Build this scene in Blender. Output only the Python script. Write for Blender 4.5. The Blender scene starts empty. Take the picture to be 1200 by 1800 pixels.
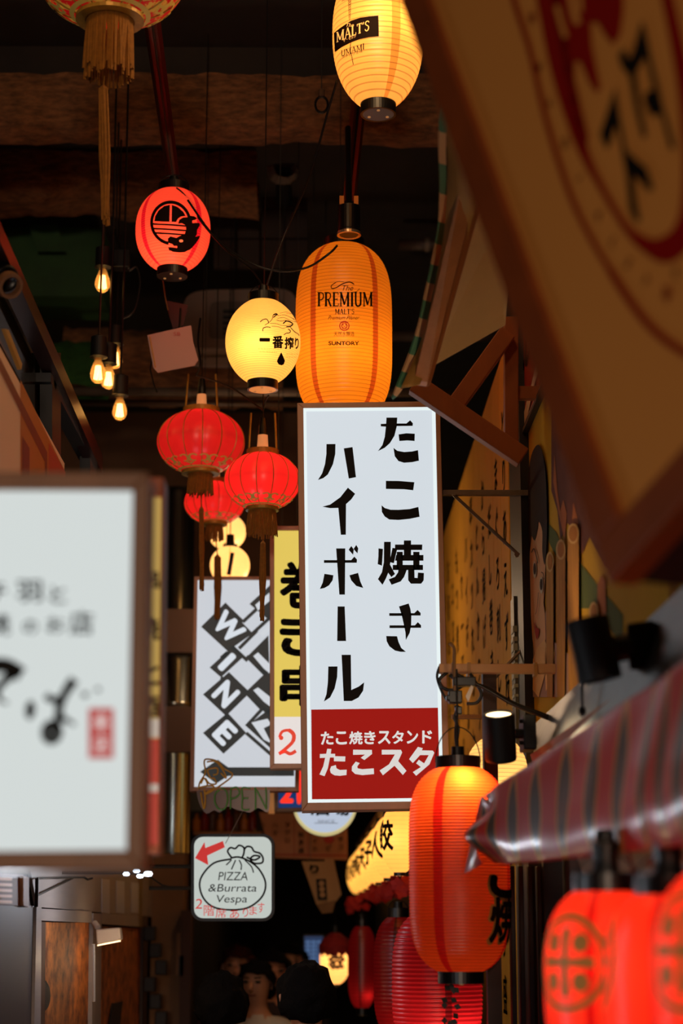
import bpy, bmesh, math, random
from mathutils import Vector, Matrix, noise
random.seed(7)
S = bpy.context.scene
COL = S.collection
PI = math.pi
# ------------------------------------------------------------------ camera
F = 3300.0
PITCH, YAW = math.radians(12.3), math.radians(0.7)
CAM = Vector((0, 0, 1.85))
cd = bpy.data.cameras.new('camera'); cam = bpy.data.objects.new('camera', cd); COL.objects.link(cam)
cam.location = CAM; cam.rotation_euler = (PI / 2 + PITCH, 0, -YAW)
cd.sensor_fit = 'VERTICAL'; cd.sensor_height = 36; cd.sensor_width = 24; cd.lens = F / 1800 * 36
cd.clip_start = 0.05; cd.clip_end = 100
cd.dof.use_dof = True; cd.dof.focus_distance = 6.25; cd.dof.aperture_fstop = 2.1
S.camera = cam
# ------------------------------------------------------------------ world, exposure
w = bpy.data.worlds.new('world'); S.world = w; w.use_nodes = True
w.node_tree.nodes['Background'].inputs[0].default_value = (1.0, 0.72, 0.5, 1)
w.node_tree.nodes['Background'].inputs[1].default_value = 0.006
S.view_settings.view_transform = 'Standard'; S.view_settings.look = 'None'
S.view_settings.exposure = 0.0; S.view_settings.gamma = 1.0; S.view_settings.use_curve_mapping = False
S.cycles.use_denoising = True
S.cycles.max_bounces = 6; S.cycles.diffuse_bounces = 3; S.cycles.transmission_bounces = 4
S.cycles.caustics_reflective = False; S.cycles.caustics_refractive = False
S.cycles.sample_clamp_indirect = 2.0

def lamp(loc, power, col=(1, .8, .5), r=.04, kind='POINT', rot=None, size=None, name='lamp_light', spot=None):
    l = bpy.data.lights.new(name, kind); l.energy = power; l.color = col
    if kind == 'AREA':
        l.shape = 'RECTANGLE'; l.size, l.size_y = size
    else:
        l.shadow_soft_size = r
    if spot: l.spot_size = spot; l.spot_blend = .5
    o = bpy.data.objects.new(name, l); COL.objects.link(o); o.location = loc
    if rot: o.rotation_euler = rot
    return o
# added point lights without fittings: fills behind the camera and along the alley
lamp((-0.1, -7.0, 2.5), 900, (1, .74, .54), .5, name='front_fill_light')        # added front fill, stands in for shop fronts behind the photographer
lamp((-0.45, 4.0, 4.9), 16, (1, .58, .26), .15, name='warm_fill_light')             # added warm fill above the frame, no lamp seen there
lamp((0.15, 5.2, 4.75), 9, (1, .60, .28), .12, name='warm_fill_light')  # second added warm fill, out of view overhead
lamp((-0.55, 3.3, 1.8), 7, (.86, .92, 1), .06, name='cool_fill_light')  # added cool fill for the banner and canopy, source unseen
lamp((-0.1, 9.0, 3.3), 12, (1, .66, .4), .1, name='warm_fill_light')  # added warm fill to brighten the far menu boards
lamp((0.0, 16.5, 3.4), 12, (1, .6, .3), .2, name='far_alley_light')

# ------------------------------------------------------------------ pixel rays
FW = Vector((math.sin(YAW) * math.cos(PITCH), math.cos(YAW) * math.cos(PITCH), math.sin(PITCH)))
RT = Vector((math.cos(YAW), -math.sin(YAW), 0)); UP = RT.cross(FW)
def ray(px, py): return FW + RT * ((px - 600) / F) + UP * ((900 - py) / F)
def P(px, py, Y):
    d = ray(px, py); return CAM + d * (Y / d.y)
def PX(px, py, X):
    d = ray(px, py); return CAM + d * (X / d.x)
def PZ(px, py, Z):
    d = ray(px, py); return CAM + d * ((Z - CAM.z) / d.z)
def hit(px, py, o, n):
    d = ray(px, py); return CAM + d * ((o - CAM).dot(n) / d.dot(n))
def mpp(p): return (p - CAM).dot(FW) / F      # metres per pixel at a point

# ------------------------------------------------------------------ materials
def lin(c):
    return tuple(((x / 255) / 12.92 if x / 255 <= .04045 else ((x / 255 + .055) / 1.055) ** 2.4) for x in c)
MATS = {}
def mat(name, rgb, rough=.6, metal=0, emit=0, var=0, scale=8, bump=0, stretch=None, spec=.5, coat=0, rgb2=None, ecol=None):
    if name in MATS: return MATS[name]
    m = bpy.data.materials.new(name); m.use_nodes = True; nt = m.node_tree; b = nt.nodes['Principled BSDF']
    c = lin(rgb)
    b.inputs['Base Color'].default_value = (*c, 1); b.inputs['Roughness'].default_value = rough
    b.inputs['Metallic'].default_value = metal; b.inputs['Specular IOR Level'].default_value = spec
    b.inputs['Coat Weight'].default_value = coat; b.inputs['Coat Roughness'].default_value = .12
    if emit:
        b.inputs['Emission Color'].default_value = (*(lin(ecol) if ecol else c), 1); b.inputs['Emission Strength'].default_value = emit
    if var or bump:
        tc = nt.nodes.new('ShaderNodeTexCoord'); mp = nt.nodes.new('ShaderNodeMapping'); nz = nt.nodes.new('ShaderNodeTexNoise')
        nt.links.new(tc.outputs['Object'], mp.inputs[0]); nt.links.new(mp.outputs[0], nz.inputs['Vector'])
        if stretch: mp.inputs['Scale'].default_value = stretch
        nz.inputs['Scale'].default_value = scale; nz.inputs['Detail'].default_value = 6; nz.inputs['Roughness'].default_value = .65
        if var:
            mx = nt.nodes.new('ShaderNodeMix'); mx.data_type = 'RGBA'
            c2 = lin(rgb2) if rgb2 else tuple(x * (1 - var) for x in c)
            mx.inputs[6].default_value = (*c, 1); mx.inputs[7].default_value = (*c2, 1)
            rp = nt.nodes.new('ShaderNodeMapRange'); rp.inputs[1].default_value = .35; rp.inputs[2].default_value = .65
            nt.links.new(nz.outputs[0], rp.inputs[0]); nt.links.new(rp.outputs[0], mx.inputs[0]); nt.links.new(mx.outputs[2], b.inputs['Base Color'])
            if emit and not ecol: nt.links.new(mx.outputs[2], b.inputs['Emission Color'])
        if bump:
            bp = nt.nodes.new('ShaderNodeBump'); bp.inputs['Strength'].default_value = min(1, bump); bp.inputs['Distance'].default_value = .02
            nt.links.new(nz.outputs[0], bp.inputs['Height']); nt.links.new(bp.outputs[0], b.inputs['Normal'])
    MATS[name] = m; return m
def flat(name, rgb, k=1.0):      # backlit print: gives off its colour evenly
    return mat(name, tuple(x * .45 for x in rgb), rough=.5, emit=k, spec=.1, ecol=rgb)

def math_n(nt, op, a, b=None, c=None):
    n = nt.nodes.new('ShaderNodeMath'); n.operation = op
    for i, v in enumerate((a, b, c)):
        if v is None: continue
        if isinstance(v, (int, float)): n.inputs[i].default_value = v
        else: nt.links.new(v, n.inputs[i])
    return n.outputs[0]

def paper(name, rgb, N=40, stripes=(), srgb=None, base=.25, line=.45, sw=.012, dif=.35, gloss=.06):
    """lit paper shade: light passes through from the bulb inside; wire rings, their shade painted in, and glued overlaps are darker"""
    m = bpy.data.materials.new(name); m.use_nodes = True; nt = m.node_tree; nt.nodes.clear()
    L = nt.links.new
    out = nt.nodes.new('ShaderNodeOutputMaterial'); tc = nt.nodes.new('ShaderNodeTexCoord'); sp = nt.nodes.new('ShaderNodeSeparateXYZ')
    L(tc.outputs['UV'], sp.inputs[0]); u, v = sp.outputs[0], sp.outputs[1]
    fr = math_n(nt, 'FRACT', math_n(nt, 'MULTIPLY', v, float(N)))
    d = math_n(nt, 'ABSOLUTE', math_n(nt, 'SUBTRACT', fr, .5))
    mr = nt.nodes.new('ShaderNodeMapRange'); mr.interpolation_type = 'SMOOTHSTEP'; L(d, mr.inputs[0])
    mr.inputs[1].default_value = .33; mr.inputs[2].default_value = .5; mr.inputs[3].default_value = 1; mr.inputs[4].default_value = 1 - line  # rib shade painted into the paper colour at each crease
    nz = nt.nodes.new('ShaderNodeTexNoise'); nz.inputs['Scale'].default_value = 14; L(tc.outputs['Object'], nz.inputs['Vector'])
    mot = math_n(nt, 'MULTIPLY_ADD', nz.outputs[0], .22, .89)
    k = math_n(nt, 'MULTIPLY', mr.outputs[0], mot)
    c = lin(rgb)
    st = None
    for s in stripes:
        dd = math_n(nt, 'ABSOLUTE', math_n(nt, 'SUBTRACT', u, s)); q = math_n(nt, 'LESS_THAN', dd, sw)
        st = q if st is None else math_n(nt, 'MAXIMUM', st, q)
    mx = nt.nodes.new('ShaderNodeMix'); mx.data_type = 'RGBA'; mx.inputs[6].default_value = (*c, 1)
    mx.inputs[7].default_value = (*(lin(srgb) if srgb else tuple(x * .5 for x in c)), 1)
    if st is None: mx.inputs[0].default_value = 0
    else: L(st, mx.inputs[0])
    vm = nt.nodes.new('ShaderNodeVectorMath'); vm.operation = 'SCALE'; L(mx.outputs[2], vm.inputs[0]); L(k, vm.inputs['Scale'])
    tr = nt.nodes.new('ShaderNodeBsdfTranslucent'); df = nt.nodes.new('ShaderNodeBsdfDiffuse'); em = nt.nodes.new('ShaderNodeEmission'); gl = nt.nodes.new('ShaderNodeBsdfGlossy')
    L(vm.outputs[0], tr.inputs[0]); L(vm.outputs[0], em.inputs[0]); L(vm.outputs[0], df.inputs[0]); em.inputs[1].default_value = base
    gl.inputs['Roughness'].default_value = .35
    m1 = nt.nodes.new('ShaderNodeMixShader'); m1.inputs[0].default_value = dif; L(tr.outputs[0], m1.inputs[1]); L(df.outputs[0], m1.inputs[2])
    m2 = nt.nodes.new('ShaderNodeMixShader'); m2.inputs[0].default_value = gloss; L(m1.outputs[0], m2.inputs[1]); L(gl.outputs[0], m2.inputs[2])
    ad = nt.nodes.new('ShaderNodeAddShader'); L(m2.outputs[0], ad.inputs[0]); L(em.outputs[0], ad.inputs[1]); L(ad.outputs[0], out.inputs[0])
    MATS[name] = m; return m

BLACK = mat('black_plastic', (14, 12, 12), .35)
BLACKM = mat('black_matte_metal', (12, 11, 11), .55)
INK = mat('black_ink', (16, 12, 11), .6, spec=.2)
WOOD = mat('walnut_wood', (170, 120, 88), .5, var=.35, scale=6, stretch=(1, 1, .1), bump=.1)
WOODF = mat('sign_frame_wood', (214, 160, 126), .45, var=.25, scale=5, stretch=(1, 1, .12), bump=.05)
PINE = mat('pine_wood', (176, 112, 60), .6, var=.3, scale=9, stretch=(1, 1, .15), bump=.1)
CABLE = mat('black_cable', (16, 13, 12), .45)
STEEL = mat('brushed_steel', (84, 78, 72), .35, metal=.9, var=.4, scale=20, bump=.15, stretch=(1, .3, .3))
GOLD = mat('gold_trim', (196, 150, 60), .4, metal=.25, var=.3, scale=30)
FRINGE = mat('ochre_thread', (158, 100, 26), .8, var=.3, scale=60)
WHITEP = mat('white_plastic', (205, 190, 180), .4)

# ------------------------------------------------------------------ objects
def root_loc(o):
    l = Vector((0, 0, 0))
    while o is not None: l += o.location; o = o.parent
    return l
def tag(o, label=None, cat=None, group=None, kind=None):
    if label: o['label'] = label
    if cat: o['category'] = cat
    if group: o['group'] = group
    if kind: o['kind'] = kind
    return o
def thing(name, loc, label, cat, group=None):
    o = bpy.data.objects.new(name, None); o.empty_display_size = .05; COL.objects.link(o); o.location = Vector(loc)
    return tag(o, label, cat, group)
class MB:
    """collects shapes in world space, builds ONE mesh object"""
    def __init__(s): s.v = []; s.f = []; s.uv = None; s.mi = []
    def add(s, v, f, mi=0):
        n = len(s.v); s.v += [Vector(q) for q in v]; s.f += [tuple(i + n for i in q) for q in f]; s.mi += [mi] * len(f); return s
    def box(s, a, b, mi=0):
        x0, y0, z0 = a; x1, y1, z1 = b
        return s.add([(x0, y0, z0), (x1, y0, z0), (x1, y1, z0), (x0, y1, z0), (x0, y0, z1), (x1, y0, z1), (x1, y1, z1), (x0, y1, z1)],
                     [(3, 2, 1, 0), (4, 5, 6, 7), (0, 1, 5, 4), (1, 2, 6, 5), (2, 3, 7, 6), (3, 0, 4, 7)], mi)
    def hexa(s, q, r, mi=0):      # two quads (front, back)
        return s.add(list(q) + list(r), [(0, 1, 2, 3), (7, 6, 5, 4), (0, 4, 5, 1), (1, 5, 6, 2), (2, 6, 7, 3), (3, 7, 4, 0)], mi)
    def prism(s, poly, d, mi=0):     # 3-D polygon extruded by vector d
        n = len(poly); d = Vector(d); p = [Vector(q) for q in poly]
        return s.add(p + [q + d for q in p], [tuple(range(n)), tuple(range(2 * n - 1, n - 1, -1))] + [(i, (i + 1) % n, n + (i + 1) % n, n + i) for i in range(n)], mi)
    def tube(s, pts, r, seg=8, mi=0, r2=None, cap=True):
        pts = [Vector(p) for p in pts]; n = len(pts); base = len(s.v); up = None; V = []; Fc = []
        for i, p in enumerate(pts):
            t = (pts[min(i + 1, n - 1)] - pts[max(i - 1, 0)])
            if t.length < 1e-9: t = Vector((0, 0, 1))
            t.normalize()
            if up is None: up = Vector((0, 0, 1)) if abs(t.z) < .9 else Vector((1, 0, 0))
            a = t.cross(up).normalized(); b = a.cross(t).normalized(); up = b
            rr = r if r2 is None else r + (r2 - r) * i / (n - 1)
            if callable(r): rr = r(i / (n - 1))
            V += [p + a * rr * math.cos(2 * PI * k / seg) + b * rr * math.sin(2 * PI * k / seg) for k in range(seg)]
        for i in range(n - 1):
            Fc += [(i * seg + k, i * seg + (k + 1) % seg, (i + 1) * seg + (k + 1) % seg, (i + 1) * seg + k) for k in range(seg)]
        if cap: Fc += [tuple(range(seg - 1, -1, -1)), tuple((n - 1) * seg + k for k in range(seg))]
        return s.add(V, Fc, mi)
    def lathe(s, c, prof, seg=32, mi=0, axis=None):      # prof: (r, z) list; axis: Matrix for rotation
        c = Vector(c); V = []; Fc = []
        for (r, z) in prof:
            for k in range(seg):
                q = Vector((r * math.cos(2 * PI * k / seg), r * math.sin(2 * PI * k / seg), z))
                if axis: q = axis @ q
                V.append(c + q)
        for i in range(len(prof) - 1):
            Fc += [(i * seg + k, i * seg + (k + 1) % seg, (i + 1) * seg + (k + 1) % seg, (i + 1) * seg + k) for k in range(seg)]
        return s.add(V, Fc, mi)
    def build(s, name, m, parent=None, smooth=False, label=None, cat=None, group=None, kind=None, bevel=0, uvf=None):
        off = root_loc(parent) if parent else None
        if off is None:
            lo = Vector((min(v.x for v in s.v), min(v.y for v in s.v), min(v.z for v in s.v)))
            hi = Vector((max(v.x for v in s.v), max(v.y for v in s.v), max(v.z for v in s.v)))
            off = Vector(((lo.x + hi.x) / 2, (lo.y + hi.y) / 2, lo.z))
        me = bpy.data.meshes.new(name); me.from_pydata([v - off for v in s.v], [], s.f)
        for mm in (m if isinstance(m, (list, tuple)) else [m]): me.materials.append(mm)
        if any(s.mi): me.polygons.foreach_set('material_index', s.mi)
        if s.uv:
            ul = me.uv_layers.new(name='UVMap')
            vi = [0] * len(me.loops); me.loops.foreach_get('vertex_index', vi)
            for k, j in enumerate(vi): ul.data[k].uv = s.uv[j]
            if s.uvfix: 
                for p in me.polygons:
                    us = [ul.data[l].uv[0] for l in p.loop_indices]
                    if max(us) - min(us) > .5:
                        for l in p.loop_indices:
                            if ul.data[l].uv[0] < .5: ul.data[l].uv = (ul.data[l].uv[0] + 1, ul.data[l].uv[1])
        if smooth: me.shade_smooth()
        me.update()
        o = bpy.data.objects.new(name, me); COL.objects.link(o)
        if parent: o.parent = parent
        else: o.location = off
        if bevel:
            b = o.modifiers.new('bevel', 'BEVEL'); b.width = bevel; b.segments = 2; b.limit_method = 'ANGLE'
        return tag(o, label, cat, group, kind)
    uvfix = True

# flat glyph meshes from the built-in font
_gc = {}
def glyphs(text, size=1.0, bold=0.0, shear=0.0, vertical=False, sx=1.0, space=1.0, lead=1.08, center=True):
    key = (text, bold, shear, vertical, space, lead)
    if key not in _gc:
        V, Fc = [], []
        items = [(text, 0, 0)] if not vertical else [(ch, 0, -i * lead) for i, ch in enumerate(text) if ch != ' ']
        for t, ox, oy in items:
            cu = bpy.data.curves.new('t', 'FONT'); cu.body = t; cu.size = 1; cu.shear = shear; cu.space_character = space
            cu.align_x = 'CENTER' if vertical else 'LEFT'; cu.resolution_u = 4
            ob = bpy.data.objects.new('t', cu); COL.objects.link(ob)
            dg = bpy.context.evaluated_depsgraph_get(); dg.update(); me = ob.evaluated_get(dg).to_mesh()
            n = len(V); V += [(v.co.x + ox, v.co.y + oy) for v in me.vertices]; Fc += [tuple(i + n for i in p.vertices) for p in me.polygons]
            ob.evaluated_get(dg).to_mesh_clear(); bpy.data.objects.remove(ob); bpy.data.curves.remove(cu)
        if bold and V:
            V0, F0 = V, Fc; V, Fc = [], []
            for q in range(9):
                ox, oy = (0, 0) if q == 8 else (bold * math.cos(PI * q / 4), bold * math.sin(PI * q / 4)); n = len(V)
                V += [(x + ox, y + oy) for x, y in V0]; Fc += [tuple(i + n for i in p) for p in F0]
        if V:
            x0, x1 = min(v[0] for v in V), max(v[0] for v in V); y0, y1 = min(v[1] for v in V), max(v[1] for v in V)
            V = [(x - (x0 + x1) / 2, y - (y0 + y1) / 2) for x, y in V]
            _gc[key] = (V, Fc, x1 - x0, y1 - y0)
        else: _gc[key] = ([(0, 0)], [], 1, 1)
    V, Fc, w_, h_ = _gc[key]
    return [(x * size * sx, y * size) for x, y in V], Fc, w_ * size * sx, h_ * size
def fit_glyphs(text, w_, h_, **k):       # scaled to fill w x h exactly
    V, Fc, gw, gh = glyphs(text, 1.0, **k)
    return [(x * w_ / gw, y * h_ / gh) for x, y in V], Fc
def ribbon(pts, w_, closed=False):
    """constant or per-point width stroke in 2-D -> verts, faces"""
    n = len(pts); V = []; Fc = []
    for i in range(n):
        a = pts[(i - 1) % n] if (closed or i > 0) else pts[i]; b = pts[(i + 1) % n] if (closed or i < n - 1) else pts[i]
        dx, dy = b[0] - a[0], b[1] - a[1]; l = math.hypot(dx, dy) or 1; ww = (w_[i] if isinstance(w_, (list, tuple)) else w_) / 2
        V += [(pts[i][0] - dy / l * ww, pts[i][1] + dx / l * ww), (pts[i][0] + dy / l * ww, pts[i][1] - dx / l * ww)]
    for i in range(n if closed else n - 1):
        j = (i + 1) % n; Fc.append((2 * i, 2 * i + 1, 2 * j + 1, 2 * j))
    return V, Fc
def smooth2(pts, k=6, closed=False):     # Catmull-Rom
    n = len(pts); out = []
    for i in range(n if closed else n - 1):
        g = lambda j: pts[j % n] if closed else pts[max(0, min(n - 1, j))]
        p0, p1, p2, p3 = g(i - 1), g(i), g(i + 1), g(i + 2)
        for s in range(k):
            t = s / k
            out.append(tuple(.5 * (2 * p1[d] + (p2[d] - p0[d]) * t + (2 * p0[d] - 5 * p1[d] + 4 * p2[d] - p3[d]) * t * t + (3 * p1[d] - p0[d] - 3 * p2[d] + p3[d]) * t ** 3) for d in range(len(p1))))
    if not closed: out.append(tuple(pts[-1]))
    return out
def ell(cx, cy, a, b, n=32, rot=0, a0=0, a1=2 * PI):
    c, s = math.cos(rot), math.sin(rot); r = []
    full = abs(a1 - a0 - 2 * PI) < 1e-6
    for i in range(n if full else n + 1):
        t = a0 + (a1 - a0) * i / n; x, y = a * math.cos(t), b * math.sin(t); r.append((cx + x * c - y * s, cy + x * s + y * c))
    return r
class Ink:
    """a flat print: 2-D shapes mapped by fn(x, y) -> world point"""
    def __init__(s): s.v = []; s.f = []; s.cuts = [0]
    def nx(s):
        if len(s.f) > s.cuts[-1]: s.cuts.append(len(s.f))
        return s
    def add(s, vf, dx=0, dy=0, k=1, ky=None):
        v, f = vf[0], vf[1]; ky = k if ky is None else ky
        n = len(s.v); s.v += [(dx + x * k, dy + y * ky) for x, y in v]; s.f += [tuple(i + n for i in q) for q in f]; return s
    def poly(s, pts): return s.add((pts, [tuple(range(len(pts)))]))
    def polys(s, ps, ox=0, oy=0, sc=1):
        for p in ps: s.poly([(ox + x / sc, oy + y / sc) for x, y in p])
        return s
    def line(s, pts, w_, closed=False): return s.add(ribbon(pts, w_, closed))
    def build(s, name, fn, m, parent, step=0, label=None, kind=None):
        if len(s.cuts) > 1:
            c = s.cuts + [len(s.f)]
            for a, b in zip(c, c[1:]):
                if b <= a: continue
                fs = s.f[a:b]; used = sorted({i for q in fs for i in q}); mp = {i: n for n, i in enumerate(used)}
                t_ = Ink(); t_.v = [s.v[i] for i in used]; t_.f = [tuple(mp[i] for i in q) for q in fs]; t_.build(name, fn, m, parent, step, label, kind)
            return None
        v, f = s.v, s.f
        if not f: return None
        if step:
            bm = bmesh.new(); bv = [bm.verts.new((x, y, 0)) for x, y in v]
            for q in f:
                try: bm.faces.new([bv[i] for i in q])
                except Exception: pass
            for ax in (0, 1):
                lo = min(p[ax] for p in v); hi = max(p[ax] for p in v); k = 1
                while lo + k * step < hi:
                    no = (1, 0, 0) if ax == 0 else (0, 1, 0); co = [0, 0, 0]; co[ax] = lo + k * step
                    bmesh.ops.bisect_plane(bm, geom=bm.verts[:] + bm.edges[:] + bm.faces[:], plane_co=co, plane_no=no); k += 1
            bm.verts.index_update(); v = [(q.co.x, q.co.y) for q in bm.verts]; f = [tuple(q.index for q in p.verts) for p in bm.faces]; bm.free()
        mb = MB(); mb.add([fn(x, y) for x, y in v], f)
        o = mb.build(name, m, parent, label=label, kind=kind)
        return o

def wall_box(name, a, b, m, **k): return MB().box(a, b).build(name, m, kind='structure', **k)
# ================================================================== THE SETTING
DARK = mat('dark_mottled_ceiling', (44, 34, 29), .9, var=.5, scale=2, bump=.2)  # dark base colour with random mottling
XL, XR = -0.9, 0.72
wall_box('floor', (-4, -3, -.1), (4, 22, 0), mat('dark_concrete_floor', (58, 50, 46), .6, var=.3, scale=4, bump=.1))
wall_box('ceiling', (-4, -3, 5.45), (4, 22, 5.6), DARK)
BW = mat('left_shop_wall', (70, 52, 40), .85, var=.4, scale=3, bump=.1)
wall_box('wall_left', (XL - .12, 1.0, 0), (XL, 22, 3.2), BW)
wall_box('wall_right', (XR, 1.0, 0), (XR + .12, 22, 3.95), mat('right_shop_wall', (52, 38, 28), .85, var=.4, scale=3, bump=.1))
wall_box('wall_outer_left', (-4.2, -3, 0), (-4, 22, 5.45), DARK)
wall_box('wall_outer_right', (4, -3, 0), (4.2, 22, 5.45), DARK)
wall_box('wall_back', (-4, 22, 0), (4, 22.2, 5.45), mat('back_wall_dark', (36, 26, 20), .9, var=.3, scale=2))
# ---- sprayed rock-wool beams across the arcade
FLUFF = mat('sprayed_rockwool', (146, 96, 58), .95, var=.65, scale=30, bump=1, stretch=(.5, 1, 1.6))
FLUFFG = mat('green_tinted_rockwool', (40, 88, 30), .95, var=.6, scale=10, bump=1)  # green tint paints the green-lit look of this stretch
def fluffy(name, x0, x1, y0, y1, z0, z1, m, amp=.05, seed=0, kind='structure', step=.045):
    mb = MB(); nx = max(2, int((x1 - x0) / step)); prof = []
    ns = 26
    for k in range(ns + 1):     # down the near face, under, up the far face: rounded bottom corners
        t = k / ns
        a = PI * t; cy = (y0 + y1) / 2; ry = (y1 - y0) / 2; rz = (z1 - z0)
        cs, sn = math.cos(a), math.sin(a)
        prof.append((cy - ry * math.copysign(abs(cs) ** .35, cs), z1 - rz * abs(sn) ** .35))
    V = []
    for i in range(nx + 1):
        x = x0 + (x1 - x0) * i / nx
        for (y, z) in prof:
            n = noise.noise(Vector((x * 5, y * 6, z * 6 + seed))) + .6 * noise.noise(Vector((x * 17, y * 17, z * 17 + seed)))
            V.append((x, y + n * amp * .5, z + n * amp))
    q = ns + 1
    mb.add(V, [(i * q + k, i * q + k + 1, (i + 1) * q + k + 1, (i + 1) * q + k) for i in range(nx) for k in range(ns)])
    return mb.build(name, m, smooth=True, kind=kind)
b1 = P(500, 262, 7.5).z
fluffy('ceiling_beam', -2.6, 2.6, 7.28, 7.5, b1, b1 + .24, FLUFF, .025, 1)
wall_box('ceiling_soffit', (-2.6, 7.32, b1 + .2), (2.6, 7.48, 5.45), DARK)
b2 = P(200, 392, 8.8).z
fluffy('ceiling_beam', -3.2, -.30, 8.4, 8.8, b2, 5.45, FLUFF, .04, 9)
b3 = P(200, 608, 9.95).z
fluffy('ceiling_beam', -.62 - .75, -.2, 9.6, 9.95, b3, 4.6, FLUFF, .05, 17)
fluffy('ceiling_beam', -2.2, P(182, 600, 9.4).x, 9.3, 9.7, P(100, 606, 9.4).z, 4.55, FLUFFG, .04, 23)
# duct box under the ceiling and its tilted flap, green light put into their colour
GP = mat('green_tinted_metal', (34, 76, 30), .7, var=.4, scale=5)
t = thing('ceiling_duct', P(110, 470, 9.2), 'dark green tinted duct box high in the upper left corner', 'duct')
MB().box((-2.2, 9.2, P(0, 520, 9.2).z), (P(180, 500, 9.2).x, 9.6, P(0, 400, 9.2).z)).build('duct_body', GP, t)
MB().hexa([P(50, 395, 9.1), P(100, 395, 9.1), P(116, 442, 9.1), P(66, 442, 9.1)], [P(50, 395, 9.15), P(100, 395, 9.15), P(116, 442, 9.15), P(66, 442, 9.15)]).build('flap', GP, t)
# horizontal pipes and trays high across the alley
GREYP = mat('grey_pipe_paint', (120, 104, 88), .5, metal=.2, var=.3, scale=6)
def pipe(py, r, Y, x0, x1, label, m=GREYP):
    p = P(x0, py, Y); q = P(x1, py, Y); q.z = p.z
    t = thing('ceiling_pipe', p, label, 'pipe')
    MB().tube([p, q], r, 14).build('pipe', m, t, smooth=True)
    mb = MB(); n = max(2, int((q.x - p.x) / .5))
    for i in range(1, n):
        x = p.x + (q.x - p.x) * i / n
        mb.lathe((x, Y, p.z), [(r * 1.3, -.012), (r * 1.3, .012)], 14, axis=Matrix.Rotation(PI / 2, 4, 'Y'))
    mb.build('clamp', GREYP, t)
pipe(688, .022, 9.0, 100, 790, 'long grey pipe crossing the alley just above the tall white lightbox')
pipe(708, .018, 9.3, 120, 560, 'thinner grey pipe running below the long ceiling pipe', mat('brown_pipe', (80, 60, 46), .5))
pipe(590, .03, 9.6, 680, 905, 'dark pipe end behind the right side of the orange lantern', mat('dark_pipe', (60, 46, 38), .5))
pipe(430, .03, 9.3, 700, 800, 'short dark pipe up between orange lantern and striped cloth edge', mat('dark_pipe2', (70, 52, 42), .5))
# far plaster soffit seen under the pipes
wall_box('wall_upper_far', (-2.6, 11.0, 2.9), (.2, 11.15, P(200, 730, 11).z + .02), mat('far_brown_plaster', (96, 66, 44), .85, var=.25, scale=2))
# dark gridded panels behind the dark cables
t = thing('ceiling_panel', P(470, 430, 9.0), 'dark jointed panel on the ceiling above the round cream lantern', 'panel')
for i in range(4):
    for j in range(3):
        a = P(375 + 42 * i, 470 - 52 * j, 9.0); b = P(375 + 42 * i + 39, 470 - 52 * j - 49, 9.0)
        MB().box((a.x, 9.0, a.z), (b.x, 9.04, b.z)).build('panel', mat('dark_brown_panel', (52, 36, 28), .8, var=.3, scale=6), t, bevel=.003)
# capped pipe ends wrapped in pale wool
for i, (px, lb) in enumerate(((352, 'left one of two pale wool-wrapped pipe ends under the big beam'), (497, 'right one of two pale wool-wrapped pipe ends under the big beam'))):
    c = P(px, 300, 8.6); r = 27 * mpp(c); mb = MB()
    for k in range(34):
        a0, a1 = 2 * PI * k / 34, 2 * PI * (k + 1) / 34
        def rr(a, q): return r * (q + .12 * noise.noise(Vector((math.cos(a) * 3, math.sin(a) * 3, px))))
        V = []
        for a in (a0, a1):
            for q, y in ((1, 0), (.72 + .2 * math.sin(a * 1 + i), -.03), (.5, .02)):
                V.append(c + Vector((rr(a, q) * math.cos(a), y, rr(a, q) * math.sin(a))))
        mb.add(V, [(0, 1, 4, 3), (1, 2, 5, 4)])
    t = thing('pipe_end', c, lb, 'pipe end', 'wool-wrapped pipe ends')
    mb.build('wool_collar', mat('pale_wool', (130, 118, 108), .95, bump=.8, scale=40), t)
    MB().lathe(c + Vector((0, .0, 0)), [(0, 0), (r * .52, 0), (r * .52, .4), (0, .4)], 20, axis=Matrix.Rotation(-PI / 2, 4, 'X')).build('pipe', BLACKM, t)
# twin hanging strut rails
def strut(pts, Y0, Y1, label, m):
    a0, b0 = pts[0]; a1, b1 = pts[1]
    t = thing('hanging_rail', P(a1, b1, Y1), label, 'rail')
    for s in (-1, 1):
        p = P(a0 + 9 * s, b0, Y0); q = P(a1 + 6 * s, b1, Y1)
        MB().tube([p, q], .012, 4).build('rail_bar', m, t)
    p = P(a0, b0, Y0 + .01); q = P(a1, b1, Y1 + .01)
    MB().tube([p, q], .008, 4).build('rail_core', BLACKM, t)
strut([(258, -30), (305, 318)], 5.2, 6.9, 'dark rail with a red sheen holding the red dragon lantern', mat('red_sheen_rail', (120, 40, 40), .3, metal=.7))
strut([(636, 120), (614, 352)], 6.6, 6.9, 'dark rail hanging behind the upper cream lantern', mat('brown_sheen_rail', (120, 66, 36), .35, metal=.6))
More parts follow.
